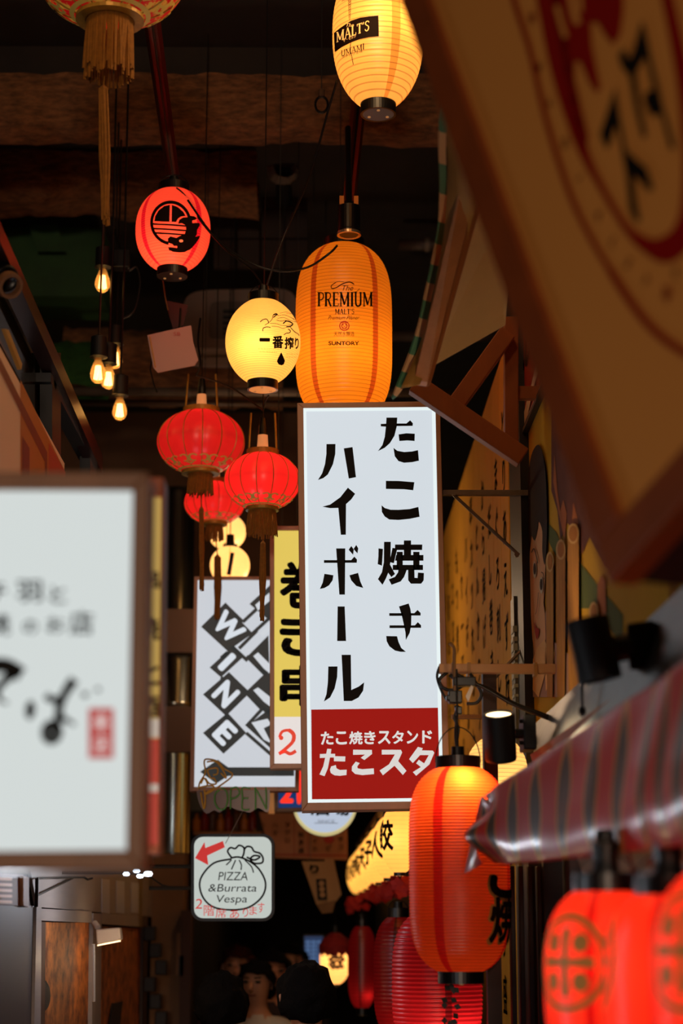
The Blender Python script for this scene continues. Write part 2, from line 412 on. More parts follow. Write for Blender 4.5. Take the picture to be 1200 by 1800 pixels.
# cassette air conditioner
t = thing('air_conditioner', P(390, 560, 9.2), 'dim ceiling cassette air conditioner behind the round cream lantern', 'air conditioner')
ACM = mat('air_conditioner_plastic', (118, 98, 88), .5)
o_ = [P(x, y, 9.2) for x, y in smooth2([(322, 596), (325, 540), (345, 516), (420, 512), (500, 512), (520, 540), (522, 590), (500, 606), (420, 608), (345, 608)], 4, True)]
MB().prism(o_, (0, .35, 0)).build('housing', ACM, t, bevel=.01)
o_ = [P(x, y, 9.19) for x, y in smooth2([(368, 590), (369, 540), (385, 530), (440, 530), (500, 530), (500, 590), (440, 597), (385, 596)], 4, True)]
MB().prism(o_, (0, .02, 0)).build('grille_frame', mat('ac_grille', (84, 68, 60), .5), t)
for k in range(5):
    a = P(392, 545 + 10 * k, 9.17); b = P(495, 549 + 10 * k, 9.17); MB().box((a.x, 9.16, b.z), (b.x, 9.185, a.z)).build('louvre', BLACKM, t)

# ================================================================== LANTERN BUILDERS
def side_dir(c):      # unit vector from lantern axis to camera (horizontal) and its right-hand side
    f = Vector((CAM.x - c.x, CAM.y - c.y, 0)).normalized(); r = Vector((-f.y, f.x, 0)); return f, r
def paper_lantern(name, px, top, bot, rpx, Y, m, label, cat='lantern', group=None, pw=3.0, rend=.5, N=40, power=.5, lcol=(1, .82, .58),
                  lz=.5, cap='black', caph=.035, handle=True, tilt=0, seg=72, capbot=None, bottom='dark', scal=.012, wirelen=.12, inner=True, qq=2.0, up=None, boff=(0, 0)):
    """px/top/bot/rpx: axis, shade top, shade bottom and radius in the photograph at depth Y"""
    a = P(px, top, Y); b = P(px, bot, Y); c = Vector(((a.x + b.x) / 2, Y, 0)); z1, z0 = a.z, b.z; R = rpx * mpp((a + b) / 2)
    H = z1 - z0; root = thing(name, (c.x, Y, z0), label, cat, group)
    def rad(v):
        t = abs(2 * v - 1); return max(R * rend, R * max(0, 1 - t ** pw) ** (1 / qq))
    vs = []; per = 4
    # clip the superellipse where it reaches the end-ring radius
    tmax = (1 - rend ** qq) ** (1 / pw)
    def prof(v):
        t = (2 * v - 1) * tmax; return R * max(0, 1 - abs(t) ** pw) ** (1 / qq)
    mb = MB(); V = []; UVs = []; rows = N * per
    for i in range(rows + 1):
        v = i / rows; s = abs(math.sin(PI * N * v)); r = prof(v) * (1 - scal + scal * s ** .7)
        for k in range(seg):
            an = 2 * PI * k / seg; V.append((c.x + r * math.sin(an), Y - r * math.cos(an), z0 + H * v)); UVs.append((k / seg, v))
    mb.add(V, [(i * seg + k, i * seg + (k + 1) % seg, (i + 1) * seg + (k + 1) % seg, (i + 1) * seg + k) for i in range(rows) for k in range(seg)])
    mb.uv = UVs
    mb.build('paper_shade', m, root, smooth=True)
    rt_, rb_ = prof(1), prof(0)
    ch = caph
    if cap:
        CM = BLACK
        mb = MB().lathe((c.x, Y, z1), [(rt_ * .93, -.004), (rt_ * 1.02, -.004), (rt_ * 1.02, ch), (rt_ * .9, ch), (rt_ * .9, 0), (0.0, 0)], 40)
        mb.build('top_ring', CM, root, smooth=False)
        mb = MB().lathe((c.x, Y, z0), [(rb_ * .9, .0), (rb_ * .9, -ch), (rb_ * 1.02, -ch), (rb_ * 1.02, .004), (rb_ * .93, .004)], 40)
        mb.build('bottom_ring', CM, root, smooth=False)
        dm = {'dark': mat('grey_base_disc', (120, 130, 140), .5), 'black': BLACK, 'lit': MATS.get('lit_base_disc') or mat('lit_base_disc', (225, 140, 70), .5, emit=.7)}[bottom]
        MB().lathe((c.x, Y, z0 - ch * .98), [(0.0, 0), (rb_ * .93, 0)], 32).build('base_disc', dm, root)
        mb = MB()
        for q in range(3):
            an = 2 * PI * q / 3 + .5; rr = rb_ * .6
            mb.lathe((c.x + rr * math.cos(an), Y + rr * math.sin(an), z0 - ch * .98 - .003), [(0, 0), (rb_ * .09, 0), (rb_ * .09, .004)], 12)
        mb.build('vent_hole', mat('lit_vent', (255, 190, 120), .5, emit=1.0 if bottom != 'black' else .15), root)
    if handle:
        arc = [(c.x + rt_ * 1.02 * math.cos(t), Y, z1 + ch * .5 + wirelen * math.sin(t)) for t in [PI * i / 16 for i in range(17)]]
        MB().tube(arc, .0018, 6).build('wire_handle', CABLE, root)
        MB().tube([(c.x, Y, z1 - .01), (c.x, Y, up or (z1 + wirelen))], .003, 6).build('cord', CABLE, root)
        MB().lathe((c.x, Y, z1 - .01), [(0, .07), (.018, .07), (.02, 0), (0, 0)], 16).build('bulb_socket', BLACK, root)
    if inner:
        lamp((c.x + R * boff[0], Y - R * boff[1], z0 + H * lz), power, lcol, .02, name='bulb_light')
    # surface mapping: s = arc metres from the direction phi (0 faces the camera), z metres from centre
    f, r_ = side_dir(c); zc = (z0 + z1) / 2
    def surf(phi=0.0, off=.0012):
        def fn(x, y):
            z = max(z0, min(z1, zc + y)); r = prof((z - z0) / H); an = phi + x / R
            d = f * math.cos(an) + r_ * math.sin(an); q = Vector((c.x, Y, 0)) + d * (r + off); q.z = z; return q
        return fn
    m_ = mpp(Vector((c.x, Y, zc)))
    ce = math.cos(math.atan2(zc - CAM.z, Y))
    def pix(off=.0012):      # photograph pixels laid straight onto the front of the shade
        def fn(x, y):
            py = y; zz = P(px, py, Y).z
            z = max(z0, min(z1, zz)); r = prof((z - z0) / H)
            # a front point sits nearer: correct height for the bulge
            q = max(-.999, min(.999, (x - px) / rpx * R / max(r, 1e-4)))
            co = math.sqrt(1 - q * q); z2 = CAM.z + (z - CAM.z) * (Y - r * co) / Y; z2 = max(z0, min(z1, z2)); r = prof((z2 - z0) / H)
            q = max(-.999, min(.999, (x - px) / rpx * R / max(r, 1e-4))); co = math.sqrt(1 - q * q)
            p = Vector((c.x, Y, 0)) + f * (r + off) * co + r_ * (r + off) * q; p.z = z2; return p
        return fn
    return dict(root=root, c=c, R=R, H=H, z0=z0, z1=z1, surf=surf, pix=pix, m=m_, prof=prof, rt=rt_, rb=rb_)

def chinese_lantern(px, py, rpx, ry, Y, label, power=1.2, fr=(30, 40), tassel=None, rot=0, pattern=False, lz=.55, fw=.42, socket=True, trimk=1.0):
    c = P(px, py, Y); m_ = mpp(c); R = rpx * m_; Rz = ry * m_; root = thing('red_silk_lantern', c, label, 'lantern', 'round red silk lanterns with fringes')
    NR = 14; mb = MB(); V = []; UVs = []; rows = 40; seg = NR * 8; t0 = .93
    def prof(t): return R * math.sqrt(max(0, 1 - t * t)) ** .95
    for i in range(rows + 1):
        t = -t0 + 2 * t0 * i / rows; r = prof(t)
        for k in range(seg):
            an = 2 * PI * k / seg + rot; s = abs(math.sin(PI * k / 8)); rr = r * (1 - .045 + .045 * s ** .6 * .7)
            V.append(c + Vector((rr * math.sin(an), -rr * math.cos(an), Rz * t))); UVs.append((k / seg, i / rows))
    mb.add(V, [(i * seg + k, i * seg + (k + 1) % seg, (i + 1) * seg + (k + 1) % seg, (i + 1) * seg + k) for i in range(rows) for k in range(seg)])
    mb.uv = UVs; mb.build('silk_shade', SILKP if pattern else SILK, root, smooth=True)
    for k in range(NR):
        an = 2 * PI * k / NR + rot
        pts = [c + Vector((prof(t) * .985 * math.sin(an), -prof(t) * .985 * math.cos(an), Rz * t)) for t in [-t0 + 2 * t0 * i / 20 for i in range(21)]]
        MB().tube(pts, R * .011, 5).build('wire_rib', GOLD, root)
    rc = prof(t0)
    MB().lathe(c + Vector((0, 0, Rz * t0)), [(rc * 1.0, -.004), (rc * 1.08, 0), (rc * 1.08, .018), (rc * .8, .022), (rc * .8, .0)], 32).build('top_collar', GOLD, root)
    MB().lathe(c - Vector((0, 0, Rz * t0)), [(rc * 1.0, .004), (rc * 1.1, 0), (rc * 1.1, -.012), (rc * .8, -.014), (rc * .8, .0)], 32).build('bottom_collar', GOLD, root)
    # scrolled gold trim near the lower edge
    mb = Ink()
    n = 10
    for k in range(n):
        x0 = k / n
        mb.line(ell(x0 + .026, .10, .020, .030, 14, a0=-2.2, a1=2.6), .012)
        mb.line(ell(x0 + .074, .10, .020, .030, 14, a0=.5, a1=5.3), .012)
        mb.line([(x0 + .03, .065), (x0 + .05, .05), (x0 + .07, .065)], .012)
        mb.line([(x0, .03), (x0 + .1, .03)], .012)
        mb.poly(ell(x0 + .05, .085, .009, .018, 8))
    def tf(x, y):
        t = -t0 + (y - .015) * 2.6 * trimk; t = min(t0, max(-t0, t)); an = 2 * PI * x; rr = prof(t) * 1.008
        return c + Vector((rr * math.sin(an), -rr * math.cos(an), Rz * t - .001))
    mb.build('gold_scroll_trim', tf, mat('backlit_gold_trim', (226, 186, 84), .5, metal=0, emit=.06), root, step=.02)  # lighter gold and slight glow stand in for light passing through
    if socket:
        zt = c.z + Rz * t0
        MB().lathe((c.x, c.y, zt), [(.0, .075), (.018, .075), (.02, .04), (.024, .0)], 20).build('lamp_holder', mat('warm_holder', (230, 150, 90), .5, emit=.5), root)
        MB().lathe((c.x, c.y, zt + .07), [(.0, .075), (.010, .07), (.016, .04), (.017, .0), (0, 0)], 16).build('bulb_socket', BLACK, root)
        for s in (-1, 1): MB().tube([(c.x + s * rc * .95, c.y, zt), (c.x + s * rc * .8, c.y, zt + .16)], .004, 6).build('gold_bar', GOLD, root)
        MB().tube([(c.x, c.y, zt + .14), (c.x + .002, c.y, 5.45)], .0025, 6).build('cord', CABLE, root)
    # fringe: real threads
    zb = c.z - Rz * t0 - .012; fl = fr[1] * m_; mb = MB(); nn = 90
    for k in range(nn):
        an = 2 * PI * k / nn; rr = R * fw * (1 + .03 * random.uniform(-1, 1)); L_ = fl * random.uniform(.82, 1.08)
        x, y = c.x + rr * math.sin(an), c.y - rr * math.cos(an)
        wv = .006 * random.uniform(-1, 1); mb.tube([(x, y, zb), (x + wv, y, zb - L_ * .5), (x + wv * 1.6, y, zb - L_)], R * .016, 4, cap=False)
    mb.lathe((c.x, c.y, zb), [(rc * .9, .004), (R * fw * 1.02, 0), (R * fw * 1.02, -.012)], 32)
    mb.build('fringe', FRINGE, root, kind='stuff')
    if tassel:
        y0, y1, tx, tw, hw = tassel; a = P(tx, y0, Y); b = P(tx + hw, y1, Y)
        MB().tube([(c.x, c.y, zb), a], .0025, 5).build('tassel_cord', FRINGE, root)
        mb = MB(); n = 34
        for k in range(n):
            an = 2 * PI * k / n; rr = tw / 2 * m_ * random.uniform(.3, .9); dx, dy = rr * math.cos(an), rr * math.sin(an); j = random.uniform(-.1, .0)
            wob = .004 * math.sin(k)
            mb.tube([a, a + Vector((dx, dy, -.012)), a.lerp(b, .5) + Vector((dx + wob, dy, 0)), a.lerp(b, 1 + j) + Vector((dx * .8 - wob, dy, 0))], tw * m_ * .1, 4, cap=False)
        mb.build('tassel', FRINGE, root, kind='stuff')
    if power: lamp((c.x, c.y, c.z + Rz * (2 * lz - 1)), power, (1, .72, .45), .03, name='bulb_light')
    return root

SILK = paper('red_silk', (212, 36, 36), N=2, line=.12, base=.16, dif=.35)
SILKP = mat('red_silk_gold_print', (196, 20, 18), .6, var=1, rgb2=(196, 140, 50), scale=22, emit=.30)
for n_ in SILKP.node_tree.nodes:
    if n_.type == 'MAP_RANGE': n_.inputs[1].default_value = .52; n_.inputs[2].default_value = .55
# ---- hanging cords helper
def cable(name, pts, r, label, cat='cable', m=CABLE, k=6):
    pp = smooth2([tuple(p) for p in pts], k); return MB().tube(pp, r, 7).build(name, m, smooth=True, label=label, cat=cat)
# ================================================================== LIGHTBOX SIGNS
def lightbox(name, outer, inner, Y, depth, fm, pm, label, cat='sign', rec=.010, group=None, lip=None, hang='up'):
    """outer, inner: TL TR BR BL corners as seen in the photograph, standing on the vertical plane y = Y"""
    o = [P(x, y, Y) for x, y in outer]; i = [P(x, y, Y) for x, y in inner]
    c = (o[2] + o[3]) / 2; t = thing(name, c, label, cat, group); D = Vector((0, depth, 0)); R_ = Vector((0, rec + .004, 0))
    names = ('top_rail', 'right_stile', 'bottom_rail', 'left_stile')
    for k in range(4):
        j = (k + 1) % 4; mb = MB()
        mb.hexa([o[k], o[j], i[j], i[k]], [o[k] + D, o[j] + D, i[j] + D, i[k] + D])
        f = mb.build(names[k], fm, t, bevel=.0025)
    if lip:      # bright acrylic return around the panel
        li = [P(x, y, Y + .003) for x, y in lip[0]]; ii = [q + Vector((0, .003, 0)) for q in i]
        mb = MB()
        for k in range(4):
            j = (k + 1) % 4; mb.add([ii[k], ii[j], li[j] + R_ * .6, li[k] + R_ * .6], [(0, 1, 2, 3)])
        mb.build('panel_lip', lip[1], t)
    MB().hexa([q + R_ for q in i], [q + R_ + Vector((0, .01, 0)) for q in i]).build('lit_panel', pm, t)
    MB().hexa([q + D * .9 for q in o], [q + D for q in o]).build('back_panel', fm, t)
    if hang == 'up':
        for q in (o[0] + Vector((.03, depth / 2, -.01)), o[1] + Vector((-.03, depth / 2, -.01))): MB().tube([q, (q.x, q.y, 5.45)], .0018, 5).build('hanging_wire', CABLE, t)
    elif hang == 'left':
        for f_ in (.2, .8):
            q = o[0].lerp(o[3], f_) + Vector((.01, depth / 2, 0)); MB().tube([q, (XL + .01, q.y, q.z)], .012, 6).build('wall_arm', fm, t)
    return t, (lambda x, y, e=0: P(x, y, Y + rec + .0025 - e))
# ---- the tall white lightbox in the middle
t, fn = lightbox('hanging_sign', [(522, 708), (773, 705), (791, 1421), (530, 1426)], [(533, 717), (765, 715), (779, 1408), (541, 1411)], 6.0, .12, WOODF,
    flat('cold_white_panel', (208, 217, 224), 1.0), 'tall white lightbox with black characters and a red block at its foot', lip=([(538, 722), (759, 720), (773, 1402), (547, 1405)], flat('bright_white_edge', (228, 240, 240), 1.0)), hang=None)
A, B, SC = (540, 700), (540, 940), 5.0
G_A = [[(695,170),(790,170),(785,250),(765,330),(725,395),(680,435),(620,465),(660,410),(680,340),(690,250),(645,247),(645,226),(692,224)],
 [(780,222),(870,222),(903,194),(927,220),(925,243),(780,245)],[(802,318),(870,308),(944,312),(942,376),(880,371),(808,376)],
 [(757,437),(790,462),(850,473),(920,468),(972,456),(980,549),(920,562),(850,567),(800,552),(768,510)],
 [(690,726),(800,727),(940,738),(930,809),(850,800),(690,797)],[(652,941),(680,965),(730,980),(800,981),(900,974),(975,955),(986,1042),(900,1060),(800,1070),(720,1066),(680,1040),(655,1000)],
 [(625,1320),(664,1324),(660,1400),(655,1472),(618,1458),(624,1390)],[(674,1262),(733,1262),(730,1440),(712,1530),(690,1585),(660,1640),(620,1590),(655,1530),(672,1440)],
 [(748,1315),(790,1322),(760,1450),(722,1440)],[(725,1460),(770,1545),(738,1572),(700,1520)],[(848,1250),(911,1250),(911,1380),(848,1380)],[(770,1286),(1010,1286),(1008,1334),(770,1334)],
 [(780,1378),(1020,1378),(1020,1428),(770,1428)],[(785,1350),(838,1350),(838,1510),(785,1510)],[(930,1350),(985,1350),(985,1510),(930,1510)],[(750,1465),(1016,1465),(1016,1510),(750,1510)],
 [(800,1505),(875,1505),(850,1570),(820,1610),(740,1640),(715,1592),(770,1570),(797,1530)],[(885,1505),(940,1505),(942,1578),(968,1580),(972,1532),(1024,1536),(1022,1600),(1000,1630),(910,1630),(886,1600)],
 [(168,403),(247,402),(245,490),(225,580),(180,670),(140,702),(93,719),(130,660),(155,580),(167,490)],[(320,441),(397,429),(427,694),(364,706)],
 [(356,786),(420,840),(385,890),(340,930),(338,1200),(294,1200),(272,964),(200,966),(133,953),(200,935),(290,870)],
 [(253,1320),(333,1320),(330,1726),(281,1726)],[(146,1423),(262,1423),(262,1447),(146,1447)],[(325,1423),(385,1423),(413,1392),(436,1418),(434,1446),(325,1446)],
 [(150,1543),(229,1556),(222,1600),(190,1645),(150,1668),(110,1676),(135,1620)],[(370,1556),(446,1535),(465,1610),(491,1668),(430,1650),(385,1600)],
 [(363,1332),(386,1298),(408,1330),(402,1376)],[(406,1325),(430,1289),(447,1320),(440,1364)]]
G_B = [[(805,630),(890,604),(905,650),(914,710),(912,790),(900,860),(865,926),(862,860),(850,800),(830,710)],[(720,689),(840,689),(845,713),(720,713)],[(900,689),(940,689),(968,661),(995,687),(995,710),(900,710)],
 [(722,796),(860,796),(865,820),(722,820)],[(900,796),(945,796),(970,768),(999,795),(999,818),(900,818)],[(693,890),(788,892),(800,940),(825,995),(866,1029),(820,1029),(770,1018),(720,980),(697,935)],
 [(266,630),(328,630),(340,934),(262,934)],[(184,1158),(265,1157),(262,1250),(240,1350),(200,1430),(145,1466),(168,1400),(180,1300)],[(301,1055),(382,1055),(386,1364),(450,1335),(499,1297),(490,1370),(450,1430),(390,1461),(320,1461)]]
k = Ink()
for g, o_, cuts in ((G_A, A, (4, 6, 18, 20, 21, 28)), (G_B, B, (6, 7, 9))):
    i0 = 0
    for c_ in cuts: k.nx().polys(g[i0:c_], *o_, SC); i0 = c_
k.build('character', lambda x, y: fn(x, y, .0008), INK, t)
rp = lambda x, y: (520 + x / 4.286, 1220 + y / 4.286)
Ink().poly([rp(115, 117), rp(1080, 103), rp(1095, 787), rp(121, 793)]).build('red_panel', lambda x, y: fn(x, y, .0006), flat('backlit_red_film', (150, 20, 14), 1.0), t, label='backlit red block at the foot of the sign')
k = Ink()
WL = flat('white_letter_film', (214, 210, 206), 1.0)
def fitbox(ink, text, x0, y0, x1, y1, **kw):     # pixel box, y down
    v, f = fit_glyphs(text, x1 - x0, y1 - y0, **kw); return ink.add((v, f), (x0 + x1) / 2, (y0 + y1) / 2, 1, -1)
for ch, a, b in zip('たこ焼きスタンド', (187, 300, 400, 513, 617, 724, 834, 950), (283, 384, 502, 600, 712, 812, 920, 1026)):
    x0, y0 = rp(a, 283 - (a - 187) * .012); x1, y1 = rp(b, 382 - (a - 187) * .012); k.nx(); fitbox(k, ch, x0, y0, x1, y1, bold=.03)
WQ = [[(235,412),(267,414),(262,450),(295,450),(295,478),(256,478),(240,560),(215,619),(177,606),(205,545),(220,480),(180,482),(180,452),(228,450)],
 [(286,468),(372,470),(370,508),(286,506)],[(265,545),(300,535),(306,560),(330,572),(382,570),(380,610),(330,616),(290,612),(262,595),(256,570)],
 [(430,419),(572,421),(573,452),(515,497),(488,480),(520,456),(430,458)],[(450,509),(480,520),(462,545),(465,560),(500,566),(586,560),(588,603),(500,611),(445,602),(420,578),(422,545)],
 [(646,420),(790,420),(800,440),(770,505),(832,578),(805,610),(742,540),(655,612),(630,576),(700,530),(745,455),(646,456)],
 [(918,398),(955,408),(948,424),(1030,426),(1042,442),(1005,530),(905,616),(880,588),(940,550),(905,522),(925,495),(965,522),(1000,460),(935,460),(880,520),(852,490)]]
i0 = 0
for c_ in (3, 5, 6, 7): k.nx().polys(WQ[i0:c_], 520, 1220, 4.286); i0 = c_
k.build('character', lambda x, y: fn(x, y, .0012), WL, t)
# brackets holding it to the right wall
BR = mat('bracket_metal', (150, 130, 110), .5, metal=.5, var=.3, scale=10)
q = thing('sign_bracket', P(915, 862, 6.1), 'flat metal arm with a diagonal stay beside the middle of the tall white lightbox', 'bracket')
a = P(778, 865, 6.08); b = P(915, 863, 6.08); MB().box((a.x, 6.07, a.z - .012), (XR, 6.09, a.z + .006)).build('arm', BR, q, bevel=.001)
MB().tube([P(795, 868, 6.08), P(912, 976, 6.08)], .006, 6).build('stay', BR, q)
for (x, y) in ((797, 867), (908, 975)): MB().lathe(P(x, y, 6.07), [(0, -.008), (.009, -.008), (.009, .004), (0, .004)], 6, axis=Matrix.Rotation(PI / 2, 4, 'X')).build('bolt', BR, q)
RAILM = mat('pale_painted_rail', (206, 150, 98), .5, var=.15, scale=5)
q = thing('sign_bracket', P(1010, 1176, 5.5), 'pale square rail with cable ties beside the lower part of the tall white lightbox', 'bracket')
a = P(771, 1168, 5.5); b = P(1012, 1184, 5.5); MB().box((a.x, 5.48, b.z), (XR - .012, 5.52, a.z)).build('arm', RAILM, q, bevel=.002)
for x in (797, 824, 941):
    u = P(x - 3, 1165, 5.48); v = P(x + 3, 1187, 5.48); MB().box((u.x, 5.474, v.z), (v.x, 5.526, u.z)).build('cable_tie', mat('aged_cable_tie', (170, 120, 60), .5), q)
u = P(793, 1257, 6.4); v = P(925, 1264, 6.4)
MB().box((u.x, 6.38, v.z), (XR, 6.41, u.z)).build('sign_bracket', RAILM, label='thin pale rail behind the lit-top spotlight', cat='bracket')
MB().tube([P(917, 1142, 6.2), P(857, 1205, 6.2)], .006, 6).build('stay_rod', BR, label='short diagonal metal rod just under the pale square rail', cat='rod')

# ---- white wooden lightbox near the camera at the left
t, fa = lightbox('hanging_sign', [(-260, 828), (262, 830), (252, 1530), (-268, 1533)], [(-220, 858), (233, 860), (221, 1494), (-226, 1498)], 2.7, .11, WOOD,
    flat('soft_white_panel', (206, 214, 213), 1.0), 'large out-of-focus white lightbox in a brown wooden frame cut by the left edge', hang='left')
k = Ink()
for s, x0, y0, x1, y1 in (('手', -72, 1018, -28, 1062), ('羽', 28, 1020, 74, 1058), ('と', 88, 1030, 116, 1060), ('チ', -20, 1024, 12, 1058), ('焼', -20, 1078, 18, 1116), ('の', 40, 1090, 66, 1114), ('お', 82, 1084, 114, 1112), ('店', 122, 1074, 164, 1116)):
    k.nx(); fitbox(k, s, x0, y0, x1, y1, bold=.02)
k.nx().line(smooth2([(-70, 1176), (-30, 1172), (10, 1170), (38, 1186)]), 26); k.line(smooth2([(30, 1180), (8, 1196), (-4, 1214), (0, 1230), (14, 1236)]), [18] * 6 + [14] * 6 + [10] * 6 + [6] * 6 + [3])
k.nx().poly(ell(53, 1248, 9, 17, 20, .1))
k.line(smooth2([(80, 1222), (92, 1230), (108, 1229)]), 13); k.line(smooth2([(131, 1194), (118, 1212), (106, 1236), (102, 1262), (96, 1290)]), [18] * 6 + [16] * 12 + [14] * 6 + [15])
k.line(ell(91, 1287, 11, 14, 20, .2), 17, True); k.line(smooth2([(104, 1262), (118, 1266), (131, 1274)]), [12] * 6 + [7] * 7)
k.poly(ell(149, 1221, 6, 5)); k.poly(ell(172, 1212, 5, 4))
k.build('character', lambda x, y: fa(x, y, .001), INK, t)
RED = mat('red_print', (170, 30, 32), .5, emit=.75)
Ink().line([(158, 1246), (197, 1246), (197, 1332), (158, 1332)], 5, True).poly([(158, 1246), (197, 1246), (197, 1332), (158, 1332)]).build('red_seal', lambda x, y: fa(x, y, .0012), RED, t)
k = Ink(); fitbox(k, '楽', 164, 1254, 191, 1284, bold=.02); k.nx(); fitbox(k, '店', 164, 1292, 191, 1324, bold=.02); k.build('seal_character', lambda x, y: fa(x, y, .002), flat('pale_seal', (215, 200, 196), .9), t)
# ---- yellow and red sign just behind its right edge
t, fb = lightbox('hanging_sign', [(60, 836), (288, 838), (280, 1500), (56, 1502)], [(70, 870), (283, 872), (276, 1486), (66, 1488)], 3.6, .1, mat('orange_frame', (170, 82, 40), .5),
    flat('dim_yellow_panel', (196, 160, 84), .9), 'yellow and red sign showing only a narrow strip behind the big white lightbox', hang='left')
k = Ink()
for y0, y1 in ((1268, 1500),): k.poly([(62, y0 + 30), (280, y0 + 30), (278, 1486), (66, 1486)])
k.build('red_area', lambda x, y: fb(x, y, .001), flat('dim_red_panel', (178, 66, 52), .9), t)
Ink().poly([(62, 1264), (280, 1264), (280, 1296), (62, 1296)]).poly([(62, 1378), (280, 1378), (280, 1392), (62, 1392)]).build('pale_band', lambda x, y: fb(x, y, .0015), flat('dim_pale_panel', (200, 184, 168), .9), t)
k = Ink()
for ch, y in zip('串焼と酒', (1000, 1085, 1165, 1222)): k.nx(); fitbox(k, ch, 250, y, 280, y + 40, bold=.03)
k.build('dark_character', lambda x, y: fb(x, y, .002), mat('brown_ink', (90, 62, 40), .6), t)

# ---- WINE lightbox
t, fw_ = lightbox('hanging_sign', [(341, 1013), (533, 1013), (525, 1391), (333, 1391)], [(347, 1019), (527, 1019), (518, 1383), (341, 1383)], 8.0, .1, WOODF,
    flat('cool_white_panel', (200, 205, 212), 1.0), 'white lightbox with slanting letters spelling WINE in dark tiles')
GRAY = mat('dark_grey_print', (52, 54, 53), .6, emit=.7)
k = Ink(); O = (320, 980, 3.0)
k.polys([[(100,365),(222,244),(372,400),(240,494)],[(145,580),(265,470),(325,522),(205,632)],[(110,722),(240,610),(345,712),(225,830)],[(110,925),(240,818),(338,925),(218,1035)],
 [(190,1106),(590,1106),(590,1152),(160,1152)],[(95,1130),(188,1066),(275,1130),(180,1192)],[(345,520),(455,410),(460,600),(440,630)],[(345,712),(440,620),(470,600),(470,830)],[(338,890),(470,790),(470,1010)],[(355,245),(470,140),(470,340)]], *O)
for a, b in (((222, 244), (320, 340)), ((320, 340), (470, 200)), ((372, 400), (470, 310)), ((300, 480), (395, 385)), ((265, 470), (345, 545)), ((340, 520), (440, 620)), ((440, 620), (345, 712)), ((240, 610), (345, 712)), ((345, 712), (470, 840)), ((225, 830), (345, 712)), ((345, 720), (420, 800)), ((338, 890), (430, 790)), ((240, 500), (205, 530)), ((205, 632), (235, 660)), ((225, 830), (255, 860)), ((338, 925), (470, 1040))):
    k.line([(O[0] + a[0] / 3, O[1] + a[1] / 3), (O[0] + b[0] / 3, O[1] + b[1] / 3)], 6)
k.build('dark_tile_print', lambda x, y: fw_(x, y, .001), GRAY, t)
k = Ink()
def rot_letter(ink, ch, cx, cy, w_, h_, ang):
    v, f = fit_glyphs(ch, w_, h_, bold=.05); c, s = math.cos(ang), math.sin(ang)
    ink.nx().add(([(cx + x * c + y * s, cy + x * s - y * c) for x, y in v], f))
WA = math.radians(-45 + 2)
rot_letter(k, 'W', 320 + 244 / 3, 980 + 368 / 3, 54, 40, math.radians(45)); rot_letter(k, 'I', 320 + 236 / 3, 980 + 551 / 3, 12, 38, math.radians(45))
rot_letter(k, 'N', 320 + 230 / 3, 980 + 720 / 3, 34, 42, math.radians(45)); rot_letter(k, 'E', 320 + 226 / 3, 980 + 925 / 3, 30, 40, math.radians(45))
k.nx().polys([[(385,250),(460,185),(460,230),(400,280)],[(410,400),(460,350),(460,385),(425,420)],[(375,520),(400,500),(460,560),(460,610),(430,585)],[(375,700),(400,685),(470,740),(470,790),(430,760)],[(365,870),(450,850),(470,880),(430,900),(470,980),(430,960)]], *O)
k.build('white_lettering', lambda x, y: fw_(x, y, .002), flat('white_tile_letter', (205, 210, 216), 1.0), t)
# ---- yellow lightbox with brush characters
t, fy = lightbox('hanging_sign', [(474, 924), (612, 924), (606, 1350), (474, 1351)], [(482, 932), (604, 932), (598, 1342), (482, 1342)], 7.2, .1, WOODF,
    flat('white_lower_panel', (226, 218, 214), 1.0), 'yellow lightbox with black brush characters, half hidden behind the tall white one')
Ink().poly([(482, 932), (604, 932), (600, 1260), (482, 1260)]).build('yellow_panel', lambda x, y: fy(x, y, .001), flat('backlit_yellow', (222, 196, 92), 1.0), t)
k = Ink()
for ch, y0, y1 in (('巻', 986, 1070), ('き', 1078, 1154), ('串', 1168, 1242)): k.nx(); fitbox(k, ch, 491, y0, 576, y1, bold=.035)
k.build('character', lambda x, y: fy(x, y, .002), INK, t)
k = Ink(); k.line(smooth2([(491, 1296), (496, 1286), (508, 1284), (516, 1292), (514, 1304), (502, 1316), (492, 1324)]), [5] * 12 + [7] * 12 + [6] * 12 + [5]); k.line(smooth2([(490, 1325), (500, 1321), (510, 1325), (520, 1320)]), 6); k.poly(ell(494, 1297, 4, 4, 10)); k.nx(); fitbox(k, 'F', 532, 1286, 556, 1326, bold=.04)
k.build('red_numeral', lambda x, y: fy(x, y, .0022), mat('red_numeral_print', (214, 62, 42), .5, emit=.8), t)
# ---- small blue sign below
t, fbl = lightbox('hanging_sign', [(481, 1346), (560, 1346), (558, 1426), (482, 1427)], [(489, 1352), (552, 1352), (550, 1419), (489, 1420)], 8.6, .06, mat('grey_sign_frame', (128, 108, 92), .5),
    flat('backlit_blue', (22, 58, 112), .8), 'small blue sign with red numerals hanging under the yellow lightbox')
k = Ink(); fitbox(k, '2', 491, 1376, 516, 1412, bold=.05); k.nx(); fitbox(k, '1', 521, 1350, 530, 1414, bold=.06)
k.build('red_numeral', lambda x, y: fbl(x, y, .001), mat('red_numeral_print', (214, 62, 42), .5, emit=.8), t)
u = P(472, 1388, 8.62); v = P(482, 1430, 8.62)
MB().box((u.x, 8.62, v.z), (v.x, 8.65, u.z)).build('sign_post', mat('warm_lit_post', (220, 150, 84), .5, emit=.25), label='short pale orange post beside the small blue sign', cat='post')
